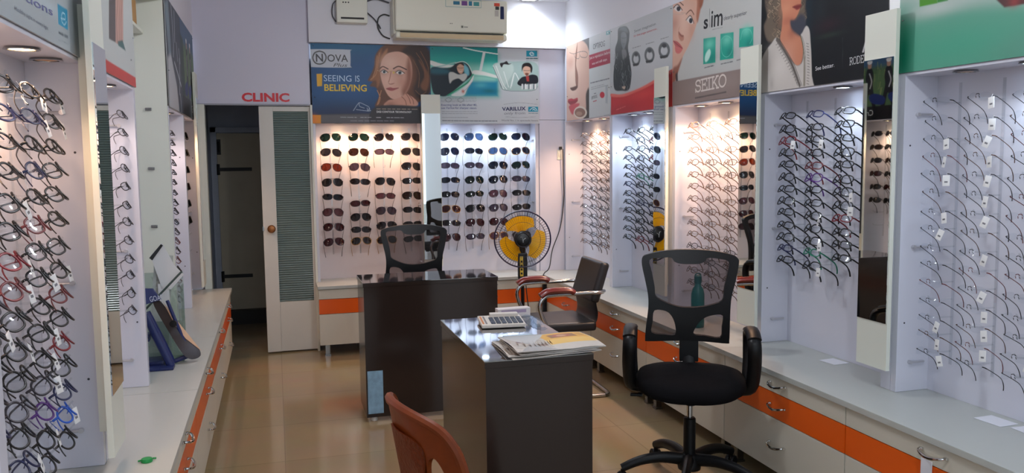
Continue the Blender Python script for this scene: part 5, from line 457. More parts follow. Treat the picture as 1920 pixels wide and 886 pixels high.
for a, W, l in ((1.80, .92, 'left drawer cabinet nearest the camera'), (2.72, .92, 'left drawer cabinet under the green cap'), (3.64, 1.11, 'left drawer cabinet under the navy mirror stand'), (4.75, .9, 'second last left drawer cabinet toward the doorway'), (5.65, .9, 'last left drawer cabinet beside the doorway')): cabinet('L', a, W, l, .36)
for a, W, l in ((.288, .91, 'back drawer cabinet between the door and the far desk'), (1.2, .89, 'back drawer cabinet at the right of the far desk')): cabinet('B', a, W, l)
# ---------------- spectacles
TILT = math.radians(31)
def lens_loop(kind, sx, n=22):
    w, h = {'rect': (.0265, .0165), 'oval': (.0255, .0185), 'big': (.0275, .0205), 'avi': (.0305, .0245), 'wrap': (.031, .0195), 'round': (.0265, .0212)}[kind]; c = .0335 if kind != 'avi' else .036; pts = []
    e = {'rect': 3.4, 'oval': 2.2, 'big': 2.8, 'avi': 2.4, 'wrap': 2.6, 'round': 2.35}[kind]
    for i in range(n):
        a = 2*PI*i/n; ca, sa = math.cos(a), math.sin(a)
        x = w*math.copysign(abs(ca)**(2/e), ca); z = h*math.copysign(abs(sa)**(2/e), sa)
        if kind in ('avi', 'wrap'): x += .10*z*(-1 if kind == 'avi' else .5)*1.0; z *= 1.12 if (z < 0 and kind == 'avi') else 1
        x = x*(1-.10*(-z/h if z < 0 else 0))
        X = sx*(c+x); pts.append((X, 4.0*X*X*(1.2 if kind in ('wrap', 'avi') else 1), z))
    return pts
EM = {}
def cached(key, fn):
    if key not in EM: EM[key] = fn()
    return EM[key]
def front_mesh(kind, mat, r, rimless=False):
    m = MB().mat(mat)
    if not rimless:
        for s in (-1, 1): m.tube(lens_loop(kind, s), r, seg=6, closed=True, upv=(0, 1, 0), flat=1.25)
    zb = .006 if kind != 'avi' else .012; xb = .008 if kind != 'avi' else .007
    m.tube([(-xb, .0005, zb), (-.004, -.001, zb+.003), (.004, -.001, zb+.003), (xb, .0005, zb)], r*.9, seg=6)
    if kind == 'avi': m.tube([(-.014, .001, .022), (0, -.0005, .0225), (.014, .001, .022)], r*.8, seg=6)
    for s in (-1, 1):
        m.tube([(s*.0075, .001, zb-.004), (s*.0085, .008, zb-.009)], .0011, seg=5)
        m.tube([(s*.058, .0135, .007), (s*.067, .019, .008), (s*.0685, .026, .008)], r*1.3, seg=6)
    return m.mesh('frame', angle=60)
def lens_mesh(kind, s, mat):
    m = MB().mat(mat); L = lens_loop(kind, s); cx = sum(p[0] for p in L)/len(L); cz = sum(p[2] for p in L)/len(L)
    P = []
    for p in L: P.append((cx+(p[0]-cx)*.965, p[1], cz+(p[2]-cz)*.965))
    b = m.b; A = [b.verts.new((p[0], p[1]-.0008, p[2])) for p in P]; B = [b.verts.new((p[0], p[1]+.0008, p[2])) for p in P]
    y = 4*cx*cx; ca = b.verts.new((cx, y-.0028, cz)); cb = b.verts.new((cx, y-.0012, cz)); n = len(P)
    for i in range(n):
        j = (i+1) % n; b.faces.new((A[i], A[j], ca)); b.faces.new((B[j], B[i], cb)); b.faces.new((A[i], B[i], B[j], A[j]))
    return m.mesh('lens', angle=60)
def temple_mesh(s, mat, r, thin, sag=0):
    m = MB().mat(mat); p = [(s*.0685, .024, .008), (s*.0688, .06, .0085), (s*.0675, .098, .007), (s*.066, .118, .0), (s*.064, .135, -.013), (s*.062, .145, -.026)]
    p = [(a*(1-1.2*max(0, b-.024)*(1 if sag else 0)), b*(1-.5*sag*max(0, b-.02)/.12), c-sag*max(0, b-.024)) for a, b, c in p]
    q = cr(p, 3); m.tube(q, [r*(1 if i < 10 else 1.25) for i in range(len(q))], seg=6, flat=.55 if not thin else .9, upv=(0, 0, 1)); return m.mesh('temple', angle=60)
def tag_mesh():
    m = MB().mat(M('tag_paper', (238, 238, 238), .6)); m.box(-.013, .013, -.006, -.005, -.048, -.008, .0003).tube([(0, -.0055, -.009), (.002, .0, .004)], .0004, seg=4)
    m.mat(M('tag_ink', (120, 120, 126), .6)).box(-.006, .006, -.0064, -.0059, -.036, -.030); return m.mesh('price_tag')
CLEAR = clear('clear_lens', (246, 248, 250), .035); RIMLESS = clear('rimless_lens', (250, 251, 252), .015)
def tint(c):
    k = 'tint_%d_%d_%d' % c
    return clear(k, tuple(int(255*((v/255)**.62)) for v in c), .05)
COLN = {'black': (14, 13, 16), 'dark blue': (30, 36, 74), 'red': (116, 22, 34), 'purple': (84, 44, 120), 'brown': (86, 54, 38), 'bronze': (110, 78, 54), 'gunmetal': (56, 54, 60), 'green': (30, 118, 92), 'silver': (140, 138, 140), 'blue': (40, 90, 190), 'gold': (170, 128, 70), 'maroon': (104, 40, 44)}
def frame_mat(c): return M('frame_'+c.replace(' ', '_'), COLN[c], spec=.35, rough=.35, metal=.5 if c in ('bronze', 'gunmetal', 'silver', 'gold') else 0)
ORD = ['top', 'second', 'third', 'fourth', 'fifth', 'sixth', 'seventh', 'eighth', 'ninth', 'tenth', 'eleventh', 'twelfth', 'thirteenth', 'fourteenth', 'fifteenth', 'sixteenth', 'seventeenth', 'eighteenth']
rnd = random.Random(5)
def spectacles(name, label, group, side, pos, kind, col, r, lensmat, rimless=False, tagged=False, parts=True, jit=0, tilt=TILT, scale=1, sag=0, fold=None):
    fm = frame_mat(col); thin = rimless or r < .0012
    fr = cached(('f', kind, col, r, rimless), lambda: front_mesh(kind, fm, r, rimless))
    lm = {s: cached(('l', kind, s, lensmat.name), lambda: lens_mesh(kind, s, lensmat)) for s in (-1, 1)}
    tm = {s: cached(('t', s, col, r, thin, sag, bool(fold)), lambda: temple_mesh(s, fm, max(.0011, r*(.9 if thin or fold else 1.35)), thin, sag)) for s in (-1, 1)}
    Rm = Matrix.Translation(pos) @ Matrix.Rotation(RZ[side]+rnd.uniform(-jit, jit), 4, 'Z') @ Matrix.Rotation(rnd.uniform(-jit, jit)*.6, 4, 'Y') @ Matrix.Rotation(-tilt+rnd.uniform(-.06, .06), 4, 'X') @ Matrix.Scale(scale, 4)
    o = bpy.data.objects.new(name, None); o.empty_display_size = .02; S.collection.objects.link(o); o.matrix_world = Rm; PM[o] = Rm; tag(o, label, 'sunglasses' if name == 'sunglasses' else 'eyeglasses', group)
    link('frame', fr, o)
    for s in (-1, 1):
        link('lens', lm[s], o); t = link('temple', tm[s], o)
        if fold:
            h = Vector((s*.0685, .026, 0)); t.matrix_local = Matrix.Translation(h) @ Matrix.Rotation(s*fold[s > 0], 4, 'Z') @ Matrix.Translation(-h)
    if tagged:
        t = link('price_tag', cached('tag', tag_mesh), o); t.location = (.066 if side == 'R' else .05, .004, .004); t.rotation_euler = (TILT*.8, rnd.uniform(-.3, .3), rnd.uniform(-.3, .3))
    return o
def holder(side, pos, rows, step, label):
    """clear strip with one upturned peg per row"""
    o = thing('display_rod', label, 'display rod', place(side, pos[0], pos[1], .153, pos[2]-rows*step+.01), RZ[side], 'clear rods that carry the spectacles'); H = rows*step+.06
    m = MB().box(-.006, .006, -.003, 0, 0, H); m.build('strip', PLASTIC, o)
    for k in range(rows):
        z = H-.07-k*step
        MB().tube([(0, -.004, z-.006), (0, -.07, z-.006), (0, -.105, z-.002), (0, -.118, z+.012)], .0032, seg=6).build('peg', PLASTIC, o)
DISP = {'R1': 'rack under the coffee cup poster', 'R2': 'rack under the red wave poster', 'R3': 'rack under the green squares poster', 'R4': 'rack under the black poster', 'R5': 'rack under the green poster',
        'L1': 'rack nearest on the left wall', 'L2': 'rack under the orange red band', 'L4': 'rack under the golfer poster', 'L5': 'last left rack by the doorway', 'B1': 'rack under the blue poster', 'B2': 'rack under the glider poster'}
def fill(key, cols, z0, step, rows, palette, kinds, r, lens, rimless=False, ptag=0, shift=0.0, skip=(), slant=0, scale=1, tilt=TILT, fold=None, jit=.05, names='full rim', special={}):
    sd, a = RACKS[key][0], RACKS[key][1]
    for ci, cc in enumerate(cols):
        n = rows if isinstance(rows, int) else rows[ci]; zz = z0 if not isinstance(z0, (list, tuple)) else z0[ci]
        s = (a-cc) if sd == 'R' else (cc-a)
        holder(sd, (a, s, zz), n, step, 'clear rod column %s from the left on the %s' % (['first', 'second', 'third', 'fourth'][ci], DISP[key]))
        for k in range(n):
            if (ci, k) in skip: continue
            c = special.get((ci, k)) or rnd.choice(palette); kd = rnd.choice(kinds)
            sl = slant*k/max(1, n-1)
            lab = '%s %s eyeglasses, %s row down, %s column, %s' % (c, names, ORD[k], ['first', 'second', 'third', 'fourth'][ci], DISP[key])
            spectacles('eyeglasses', lab, 'eyeglasses on the '+DISP[key], sd, place(sd, a, s+sl, .03, zz-k*step+rnd.uniform(-.004, .004)), kd, c, r, lens, rimless, rnd.random() < ptag, jit=jit, scale=scale, tilt=tilt, fold=fold)
fill('R5', [2.585, 2.387, 2.19], 1.70, .0686, 15, ['black', 'gunmetal', 'gunmetal', 'maroon', 'black', 'brown'], ['oval', 'rect'], .0015, RIMLESS, True, .75, jit=.09, names='rimless', special={(0, 0): 'black', (0, 1): 'black', (0, 2): 'black', (1, 13): 'maroon'})
fill('R4', [3.527, 3.315, 3.106, 2.90], 1.695, .0585, [13, 13, 12, 12], ['black']*9+['dark blue'], ['rect', 'rect', 'big'], .0024, CLEAR, False, .12, special={(0, 2): 'red', (1, 4): 'maroon', (1, 5): 'purple', (2, 8): 'red', (1, 11): 'green'})
fill('R3', [4.468, 4.26, 4.052], 1.69, .072, 14, ['bronze', 'brown', 'brown', 'gunmetal', 'brown'], ['rect', 'oval'], .0016, CLEAR)
fill('R2', [5.425, 5.212, 5.005], 1.69, .062, 13, ['black']*7+['gunmetal', 'dark blue'], ['rect', 'big'], .0023, CLEAR, special={(1, 5): 'green', (2, 3): 'red', (1, 12): 'red', (2, 1): 'maroon'}, skip=((0, 1),))
fill('R1', [6.289, 6.091, 5.903, 5.75], 1.69, .071, 13, ['gunmetal', 'gunmetal', 'bronze', 'brown'], ['rect', 'oval'], .0016, CLEAR, special={(2, 1): 'red'})
fill('L1', [1.98, 2.183, 2.398, 2.60], [1.21, 1.69, 1.69, 1.69], .068, [7, 15, 15, 15], ['black']*14+['dark blue', 'gunmetal', 'dark blue'], ['round', 'big', 'round'], .0023, CLEAR, False, .3, scale=1.12, tilt=.66, fold=(1.2, 1.5), slant=-.07, jit=.10, special={(3, 14): 'black', (3, 13): 'blue', (2, 12): 'purple', (3, 10): 'red', (3, 8): 'maroon', (1, 6): 'red', (1, 7): 'maroon', (2, 5): 'maroon', (3, 0): 'black', (2, 0): 'black', (3, 2): 'black'})
fill('L2', [3.05, 3.70], [1.52, 1.70], .073, [4, 12], ['black', 'gunmetal'], ['oval', 'rect'], .0016, CLEAR, fold=(.9, 1.3))
fill('L4', [5.40], 1.68, .059, 18, ['black', 'black', 'black', 'maroon'], ['big', 'rect'], .0022, CLEAR)
# sunglasses
LT = {'grey': (60, 58, 62), 'brown': (70, 46, 34), 'wine': (96, 34, 46), 'lilac': (104, 92, 108), 'green': (36, 62, 56), 'blue': (84, 108, 140), 'navy': (38, 46, 64), 'rose': (130, 90, 100), 'amber': (150, 70, 34)}
b1 = [['green', 'grey', 'amber', 'grey', 'navy', 'rose', 'wine', 'wine'], ['green', 'brown', 'lilac', 'grey', 'wine', 'grey', 'grey', 'grey'], ['grey', 'lilac', None, 'grey', 'rose', 'lilac', 'grey', 'grey'], ['grey', 'grey', 'grey', 'grey', 'brown', 'grey', 'grey', 'grey']]
b2 = [['navy', 'navy', 'lilac', 'navy', 'grey', 'wine', 'grey', 'wine'], ['blue', 'navy', 'lilac', 'green', 'green', 'grey', 'wine', 'lilac'], ['green', 'blue', 'navy', 'navy', 'rose', 'lilac', 'wine', 'rose'], ['navy', 'navy', 'green', 'lilac', 'grey', 'grey', 'grey', 'brown']]
off = {1: {4: -.055, 5: -.045, 6: -.03}}
for key, tab, cols in (('B1', b1, [.437, .654, .857, 1.073]), ('B2', b2, [1.39, 1.597, 1.80, 2.0])):
    sd, a = RACKS[key][0], RACKS[key][1]
    for ci, cc in enumerate(cols):
        holder(sd, (a, cc-a, 1.69), 8, .119, 'clear rod column %s from the left on the %s' % (['first', 'second', 'third', 'fourth'][ci], DISP[key]))
        for k, t in enumerate(tab[ci]):
            if not t: continue
            z = 1.69-k*.118+(off.get(ci, {}).get(k, 0) if key == 'B1' else 0); wrap = rnd.random() < .3
            spectacles('sunglasses', '%s tinted sunglasses, %s row down, %s column, %s' % (t, ORD[k], ['first', 'second', 'third', 'fourth'][ci], DISP[key]), 'sunglasses on the '+DISP[key], sd, place(sd, a, cc-a, .03, z), 'wrap' if wrap else 'avi', rnd.choice(['black', 'gunmetal', 'gold', 'gunmetal']) if not wrap else 'black', .0016, tint(LT[t]), jit=.10, tilt=.28, scale=1.2, sag=.45)
for ci, cc in enumerate((6.08, 6.27)):
    sd, a = 'L', RACKS['L5'][1]
    holder(sd, (a, cc-a, 1.70), 8, .118, 'clear rod column %s from the left on the %s' % (['first', 'second'][ci], DISP['L5']))
    for k in range(6):
        t = ['grey', 'grey', 'brown', 'grey', 'wine', 'grey'][(k+ci) % 6]
        spectacles('sunglasses', '%s tinted sunglasses, %s row down, %s column, %s' % (t, ORD[k], ['first', 'second'][ci], DISP['L5']), 'sunglasses on the '+DISP['L5'], sd, place(sd, a, cc-a, .03, 1.69-k*.118), 'wrap', 'black', .0016, tint(LT[t]), jit=.08, tilt=.28, scale=1.2, sag=.45)
# ---------------- desks
BLK = M('dark_gloss_laminate', (44, 35, 31), .12, spec=.32)
DTOP = M('mirror_gloss_top', (26, 23, 24), .035, spec=1.0, coat=1)
DTOP.node_tree.nodes['Principled BSDF'].inputs['IOR'].default_value = 1.8; DTOP.node_tree.nodes['Principled BSDF'].inputs['Coat IOR'].default_value = 1.9
GLIDE = M('white_plastic', (226, 226, 222), .4)
def desk(loc, rz, W, D, H, label):
    o = thing('counter_desk', label, 'desk', loc, rz)
    MB().box(0, W, 0, D, H-.003, H).build('top', DTOP, o)
    MB().box(0, W, 0, D, H-.025, H-.003, .001).build('top_edge', BLK, o)
    MB().box(.004, W-.004, .003, .023, .028, H-.025).build('front_panel', BLK, o)
    for x in (.004, W-.024): MB().box(x, x+.02, .0235, D-.005, .028, H-.025).build('side_panel', BLK, o)
    MB().box(.0245, W-.0245, .04, D-.03, .36, .378).build('shelf', BLK, o)
    for x in (.05, W-.05):
        for y in (.04, D-.04): MB().lathe([(.018, 0), (.02, .006), (.014, .028)], c=(x, y, 0), seg=12).build('foot', GLIDE, o)
    return o
dk = desk((.457, 4.69, 0), 0, .793, .365, .81, 'dark glossy counter desk in front of the far mesh chair')
MB().box(.012, .10, -.0008, .0028, .05, .30, .0004).build('protective_film', M('blue_film', (126, 164, 190), .2, var=.15, bscale=30), dk)
desk((.668, 2.70, 0), 0, .40, .785, .81, 'dark glossy counter desk with the newspaper on top')

# ---------------- mesh office chairs (local front is -y)
BP = M('black_plastic', (13, 13, 15), .42, spec=.25); FAB = M('black_fabric', (16, 15, 17), .95, spec=.1, bump=.15, bscale=500); NET = clear('black_net', (226, 222, 224), .01, .24, (22, 21, 23), .5)
GAS = M('gas_chrome', (190, 192, 196), .15, metal=1)
def mesh_chair(loc, rz, label, dz=.018):
    o = thing('office_chair', label, 'chair', loc, rz, 'mesh back office chairs')
    b = MB().lathe([(0, .062), (.052, .062), (.055, .085), (.040, .128), (.030, .135), (0, .135)]); b.build('base_hub', BP, o)
    for i in range(5):
        a = -PI/2-.10+i*2*PI/5; c, s = math.cos(a), math.sin(a)
        g = cr([(.03*c, .03*s, .108), (.13*c, .13*s, .118), (.23*c, .23*s, .104), (.315*c, .315*s, .07)], 4)
        l = MB().tube(g, [.031-.011*k/(len(g)-1) for k in range(len(g))], seg=10, flat=.8, upv=(0, 0, 1)).build('base_leg', BP, o)
        x, y = .312*c, .312*s
        cs = MB().tube([(x, y, .030), (x, y, .066)], .008)
        for k in (-1, 1): cs.lathe([(0, -.008), (.020, -.009), (.026, -.004), (.026, .004), (.020, .009), (0, .008)], mtx=Matrix.Translation((x-k*s*.014, y+k*c*.014, .027)) @ Matrix.Rotation(a, 4, 'Z') @ Matrix.Rotation(PI/2, 4, 'X'), seg=18)
        cs.build('caster', BP, l)
    MB().lathe([(.028, .13), (.028, .30), (.023, .305), (.0, .305)], seg=20).build('column_sleeve', BP, o)
    MB().lathe([(.0135, .30), (.0135, .435)], seg=16).build('gas_lift', GAS, o)
    MB().box(-.07, .07, -.09, .12, .395, .43, .008).tube([(-.05, -.02, .41), (-.20, -.04, .408), (-.235, -.05, .400)], .006).box(-.27, -.215, -.065, -.04, .392, .404, .004).lathe([(0, 0), (.022, .0), (.022, .03), (0, .03)], c=(.0, -.10, .375)).build('tilt_mechanism', BP, o).data.transform(Matrix.Translation((0, 0, dz)))
    # seat cushion
    st = MB(); rings = []
    for z, k in ((.428, .90), (.436, .975), (.455, 1.0), (.474, .99), (.490, .95), (.499, .86), (.503, .6), (.502, .25)):
        rings.append([(.248*k*math.copysign(abs(math.cos(t))**.72, math.cos(t)), .235*k*math.copysign(abs(math.sin(t))**.72, math.sin(t))-.01, z-(.022 if math.sin(t) < -.6 else 0)*(k)*(abs(math.sin(t))-.6)/.4-.010*math.cos(2*t)*0) for t in [2*PI*i/48 for i in range(48)]])
    V = [[st.b.verts.new(p) for p in r] for r in rings]
    for A, B in zip(V, V[1:]):
        for i in range(48): st.b.faces.new((A[i], A[(i+1) % 48], B[(i+1) % 48], B[i]))
    st.b.faces.new(V[0][::-1]); st.b.faces.new(V[-1]); st.build('seat', FAB, o, angle=60).data.transform(Matrix.Translation((0, 0, dz)))
    # back frame traced as one moulded piece with its three openings
    U = lambda L: [((x-487)/1400, .60+(706-y)/1400) for x, y in L]
    outer = U(cr([(176, 140), (215, 122), (300, 104), (400, 94), (487, 92), (575, 94), (680, 104), (770, 124), (803, 146), (806, 180), (785, 290), (760, 390), (752, 480), (750, 600), (748, 690), (735, 708), (610, 704), (487, 700), (360, 704), (215, 706), (196, 690), (202, 600), (216, 480), (214, 390), (194, 290), (172, 190)], 3, True))
    h1 = U(cr([(222, 160), (290, 148), (365, 146), (388, 172), (430, 186), (487, 188), (545, 186), (585, 172), (610, 146), (680, 150), (742, 166), (735, 240), (712, 340), (700, 420), (620, 455), (560, 468), (487, 474), (410, 468), (330, 440), (266, 400), (258, 340), (238, 240)], 3, True))
    h2 = U(cr([(258, 494), (335, 500), (375, 540), (396, 600), (394, 660), (330, 660), (240, 646), (246, 570)], 3, True))
    h3 = U(cr([(704, 520), (640, 520), (580, 545), (540, 590), (516, 655), (590, 664), (690, 672), (700, 600)], 3, True))
    def bend(x, z, t): return (x, .20+.13*(z-.6)-.55*x*x+.03*math.sin((z-.6)*7)*-1+t, z)
    MB().plate(outer, [h1, h2, h3], bend, -.012, .018).build('back_frame', BP, o, angle=50).data.transform(Matrix.Translation((0, 0, dz)))
    inner = U(cr([(200, 150), (487, 104), (778, 152), (735, 420), (728, 686), (487, 686), (220, 686), (238, 420)], 6, True))
    MB().plate(inner, [], bend, .001, .004).build('mesh_panel', NET, o).data.transform(Matrix.Translation((0, 0, dz)))
    MB().box(-.045, .045, .19, .212, .50, .63, .006).tube([(0, .20, .53), (0, .17, .45), (0, .05, .412)], .03, flat=.35, upv=(1, 0, 0)).build('spine', BP, o).data.transform(Matrix.Translation((0, 0, dz)))
    for s in (-1, 1):
        p = cr([(s*.235, .05, .425), (s*.285, .07, .44), (s*.298, .10, .52), (s*.300, .12, .60), (s*.298, .105, .665), (s*.296, .04, .69), (s*.296, -.06, .69), (s*.296, -.125, .672), (s*.298, -.135, .62), (s*.300, -.10, .54), (s*.29, -.05, .445), (s*.235, -.03, .423)], 4)
        a = MB().tube(p, .030, seg=10, flat=.6, upv=(1, 0, 0)).build('armrest', BP, o)
        a.data.transform(Matrix.Translation((-s*.026, 0, dz)))
        MB().tube(cr([(s*.296, .085, .688), (s*.296, .02, .703), (s*.296, -.06, .703), (s*.297, -.128, .684)], 5), .031, seg=12, flat=.45, upv=(1, 0, 0)).build('arm_pad', BP, a).data.transform(Matrix.Translation((-s*.026, 0, dz)))
    return o
mesh_chair((1.803, 3.36, 0), -.46, 'black mesh office chair standing in front of the right drawers')
mesh_chair((.88, 5.45, 0), -.14, 'black mesh office chair behind the far desk')

# ---------------- leather visitor chair with chrome frame (local front -y, faces the left)
LEA = M('black_leather', (30, 29, 32), .36, spec=.5, bump=.08, bscale=160); RED = M('red_wood', (112, 34, 28), .25, spec=.6)
o = thing('visitor_chair', 'black leather armchair with chrome frame and dark red arm pads', 'chair', (1.725, 5.02, 0), -PI/2-.02)
MB().box(-.22, .22, -.19, .20, .415, .475, .022, 3).build('seat', LEA, o)
sl = [(.17, .44), (.205, .47), (.215, .52), (.205, .58), (.20, .64)]
b = MB(); b.tube(cr([(0, y, z) for y, z in sl], 5), .195, seg=20, flat=.08, upv=(1, 0, 0)); b.build('lower_back', LEA, o)
b = MB(); p = cr([(0, .195, .61), (0, .225, .70), (0, .265, .80), (0, .295, .885)], 5)
b.box(-.20, .20, -.030, .030, 0, .265, .028, 4, mtx=Matrix.Translation((0, .195, .590)) @ Matrix.Rotation(-.30, 4, 'X')); b.build('backrest', LEA, o)
for s in (-1, 1):
    x = s*.265
    q = cr([(s*.225, .245, .668), (x, .20, .668), (x, .05, .666), (x, -.11, .664), (x, -.165, .650), (x, -.19, .60), (x, -.175, .535), (x, -.145, .47), (x, -.14, .42), (x, -.19, .36), (x, -.25, .22), (x, -.262, .08), (x, -.235, .016), (x, -.15, .012), (x, .10, .012), (x, .235, .013)], 6)
    MB().tube(q, .0125, seg=10).build('side_frame', CHROME, o)
    MB().tube(cr([(x, -.185, .664), (x, -.14, .690), (x, -.07, .694), (x, .0, .690), (x, .03, .676)], 5), .032, seg=12, flat=.62, upv=(1, 0, 0)).build('arm_pad', RED, o)
MB().tube(cr([(-.265, .235, .013), (-.245, .262, .013), (-.2, .272, .013), (0, .275, .013), (.2, .272, .013), (.245, .262, .013), (.265, .235, .013)], 5), .0125, seg=10).build('floor_bar', CHROME, o)
MB().tube([(-.265, -.19, .425), (.265, -.19, .425)], .011).tube([(-.265, .12, .40), (.265, .12, .40)], .0).build('cross_bar', CHROME, o) if 0 else MB().tube([(-.265, -.14, .408), (.265, -.14, .408)], .011).build('cross_bar', CHROME, o)

# ---------------- brown moulded plastic chair (local front -y), seen from behind
PLA = M('brown_plastic', (108, 48, 15), .36, spec=.25, var=.10, bscale=25)
PLB = M('woven_brown_plastic', (96, 40, 12), .42, spec=.2, bump=.6, bscale=70)
o = thing('plastic_chair', 'brown moulded plastic chair in the foreground', 'chair', (.592, 2.237, 0), 1.79)
def bk(x, z, t): return (x, .235+.17*(z-.42)-1.5*x*x+t, z)       # curved back shell
ou = cr([(-.225, .60), (-.222, .70), (-.205, .78), (-.15, .828), (0, .846), (.15, .828), (.205, .78), (.222, .70), (.225, .60), (.20, .44), (.10, .42), (0, .42), (-.10, .42), (-.20, .44)], 5, True)
hl = cr([(-.165, .48), (-.180, .60), (-.176, .68), (-.150, .735), (-.118, .715), (-.105, .62), (-.112, .50)], 5, True); hr = [(-x, z) for x, z in hl]
MB().plate(ou, [hl, hr], bk, -.006, .006).build('back_shell', PLA, o, angle=55)
rim = [bk(x, z, 0) for x, z in cr([(-.225, .60), (-.222, .70), (-.205, .78), (-.15, .828), (0, .846), (.15, .828), (.205, .78), (.222, .70), (.225, .60)], 6)]
MB().tube(rim, .013, seg=8).build('top_rail', PLA, o)
sp = cr([(-.095, .46), (-.088, .62), (-.11, .755), (0, .775), (.11, .755), (.088, .62), (.095, .46)], 5, True)
MB().plate(sp, [], bk, .006, .010).build('back_splat', PLB, o)
st = MB()
V = [[st.b.verts.new((.235*k*math.copysign(abs(math.cos(t))**.6, math.cos(t)), .225*k*math.copysign(abs(math.sin(t))**.6, math.sin(t)), z)) for t in [2*PI*i/40 for i in range(40)]] for k, z in ((1, .405), (1.02, .425), (1, .44), (.92, .436), (.5, .422))]
for A, B in zip(V, V[1:]):
    for i in range(40): st.b.faces.new((A[i], A[(i+1) % 40], B[(i+1) % 40], B[i]))
st.b.faces.new(V[-1]); st.b.faces.new(V[0][::-1]); st.build('seat', PLA, o, angle=60)
for s in (-1, 1):
    MB().tube([(s*.215, -.19, .42), (s*.235, -.225, .2), (s*.25, -.25, 0)], [.026, .023, .018], seg=10).build('leg', PLA, o)
    MB().tube([(s*.20, .20, .44), (s*.225, .245, .2), (s*.24, .275, 0)], [.028, .024, .018], seg=10).build('leg', PLA, o)

# ---------------- pedestal fan
YEL = M('yellow_blade', (250, 200, 10), .3, spec=.5); FB = M('fan_black', (20, 20, 22), .3); WIRE = M('fan_wire', (56, 54, 62), .35, metal=.5)
fx, fy, fz = 1.765, 5.90, .905
o = thing('pedestal_fan', 'black pedestal fan with yellow blades in the far right corner', 'fan', (fx, fy, 0), -.22)
MB().lathe([(.19, 0), (.19, .015), (.15, .03), (.03, .05), (.022, .10), (0, .10)]).build('base', FB, o)
MB().tube([(0, .03, .04), (0, .03, .70)], .014).build('pole', FB, o)
cb = MB().box(-.036, .036, -.012, .055, .60, .80, .012).build('control_box', FB, o)
MB().box(-.022, .004, -.0165, -.0115, .625, .775, .004).build('control_panel', M('fan_panel', (226, 190, 70), .4), cb)
k = MB()
for i in range(4): k.box(-.016, -.002, -.0205, -.0162, .64+i*.03, .655+i*.03, .002)
k.build('button', FB, cb)
MB().tube(cr([(0, .03, .78), (0, .04, .84), (0, .05, fz)], 4), .028).build('neck', FB, o)
TL = Matrix.Translation((0, 0, fz)) @ Matrix.Rotation(PI/2-.04, 4, 'X')        # lathe z becomes -y (towards the shop)
MB().lathe([(0, -.17), (.045, -.165), (.06, -.12), (.06, -.03), (.045, -.02), (0, -.02)], mtx=TL).build('motor_housing', FB, o)
for i in range(3):
    a0 = math.radians(100+120*i); m = MB(); G = []
    for u in range(9):
        row = []
        for v in range(11):
            r = .045+.128*u/8; half = (.30+.62*min(1, u/5))*(1-.10*max(0, u-5)); a = a0+half*(v/10*2-1)
            row.append(m.b.verts.new((r*math.cos(a), .018*math.sin((v/10-.5)*2.6)-.02, fz+r*math.sin(a))))
        G.append(row)
    for u in range(8):
        for v in range(10): m.b.faces.new((G[u][v], G[u+1][v], G[u+1][v+1], G[u][v+1]))
    bmesh.ops.solidify(m.b, geom=m.b.faces[:], thickness=.003); m.build('blade', YEL, o, angle=60)
MB().lathe([(0, .0), (.035, .0), (.035, .03), (0, .035)], mtx=TL).build('hub', FB, o)
R = .21
for nm, sgn, dep in (('front_guard', -1, .062), ('back_guard', 1, .05)):
    m = MB(); prof = lambda t: (R*t, sgn*dep*(1-t**3.2)-.018)
    for i in range(64):
        a = 2*PI*i/64; m.tube([(prof(t)[0]*math.cos(a), prof(t)[1], fz+prof(t)[0]*math.sin(a)) for t in (.25, .5, .75, .9, 1)], .0008, seg=4, caps=False)
    for t, rr in ((.25, .002), (.62, .0014), (.84, .0014)): m.tube([(prof(t)[0]*math.cos(2*PI*i/48), prof(t)[1], fz+prof(t)[0]*math.sin(2*PI*i/48)) for i in range(48)], rr, seg=5, closed=True)
    m.build(nm, WIRE, o)
MB().tube([(R*math.cos(2*PI*i/60), -.018, fz+R*math.sin(2*PI*i/60)) for i in range(60)], .0055, seg=8, closed=True).build('guard_ring', M('fan_ring', (40, 34, 66), .3), o)
bd = MB().lathe([(0, .055), (.062, .055), (.064, .065), (.05, .072), (0, .074)], mtx=TL, seg=32).build('badge', FB, o)
MB().tube(cr([(-.02, -.0745, fz+.02), (-.005, -.0748, fz+.018), (0, -.0748, fz-.022), (.003, -.0748, fz-.0), (.02, -.0745, fz+.012)], 4), .0022, seg=5).build('emblem', M('silver_print', (190, 190, 190), .3, metal=.6), bd)
MB().tube(cr([(.02, .05, .62), (.05, .07, .35), (.10, .06, .12), (.16, .10, .012), (.22, .2, .006)], 6), .004, seg=6).build('power_cord', FB, o)

# ---------------- wall units above the sunglasses
ACW = M('ac_white', (232, 231, 214), .35, spec=.4, coat=.2); ACB = M('ac_flap', (214, 194, 156), .4)
o = thing('air_conditioner', 'white split air conditioner mounted above the two back posters', 'air conditioner', (.912, 6.39, 2.428))
MB().box(0, .905, .04, .206, .03, .31, .02, 3).build('body', ACW, o)
MB().box(.01, .895, .0, .042, .055, .305, .016, 3, mtx=Matrix.Rotation(.04, 4, 'X')).build('front_panel', ACW, o)
MB().box(.012, .893, .0, .17, .0, .05, .016, 3).build('lower_trim', ACW, o)
fl = MB().box(.045, .86, -.006, .012, .006, .040, .004, mtx=Matrix.Rotation(.25, 4, 'X')).build('louver', ACB, o)
MB().box(.045, .86, -.004, .01, .043, .049).build('air_slot', M('dark_slot', (40, 38, 36), .6), o)
MB().box(.835, .865, -.0105, -.004, .165, .265, .002).build('display_window', M('dark_blue_display', (34, 44, 84), .2), o)
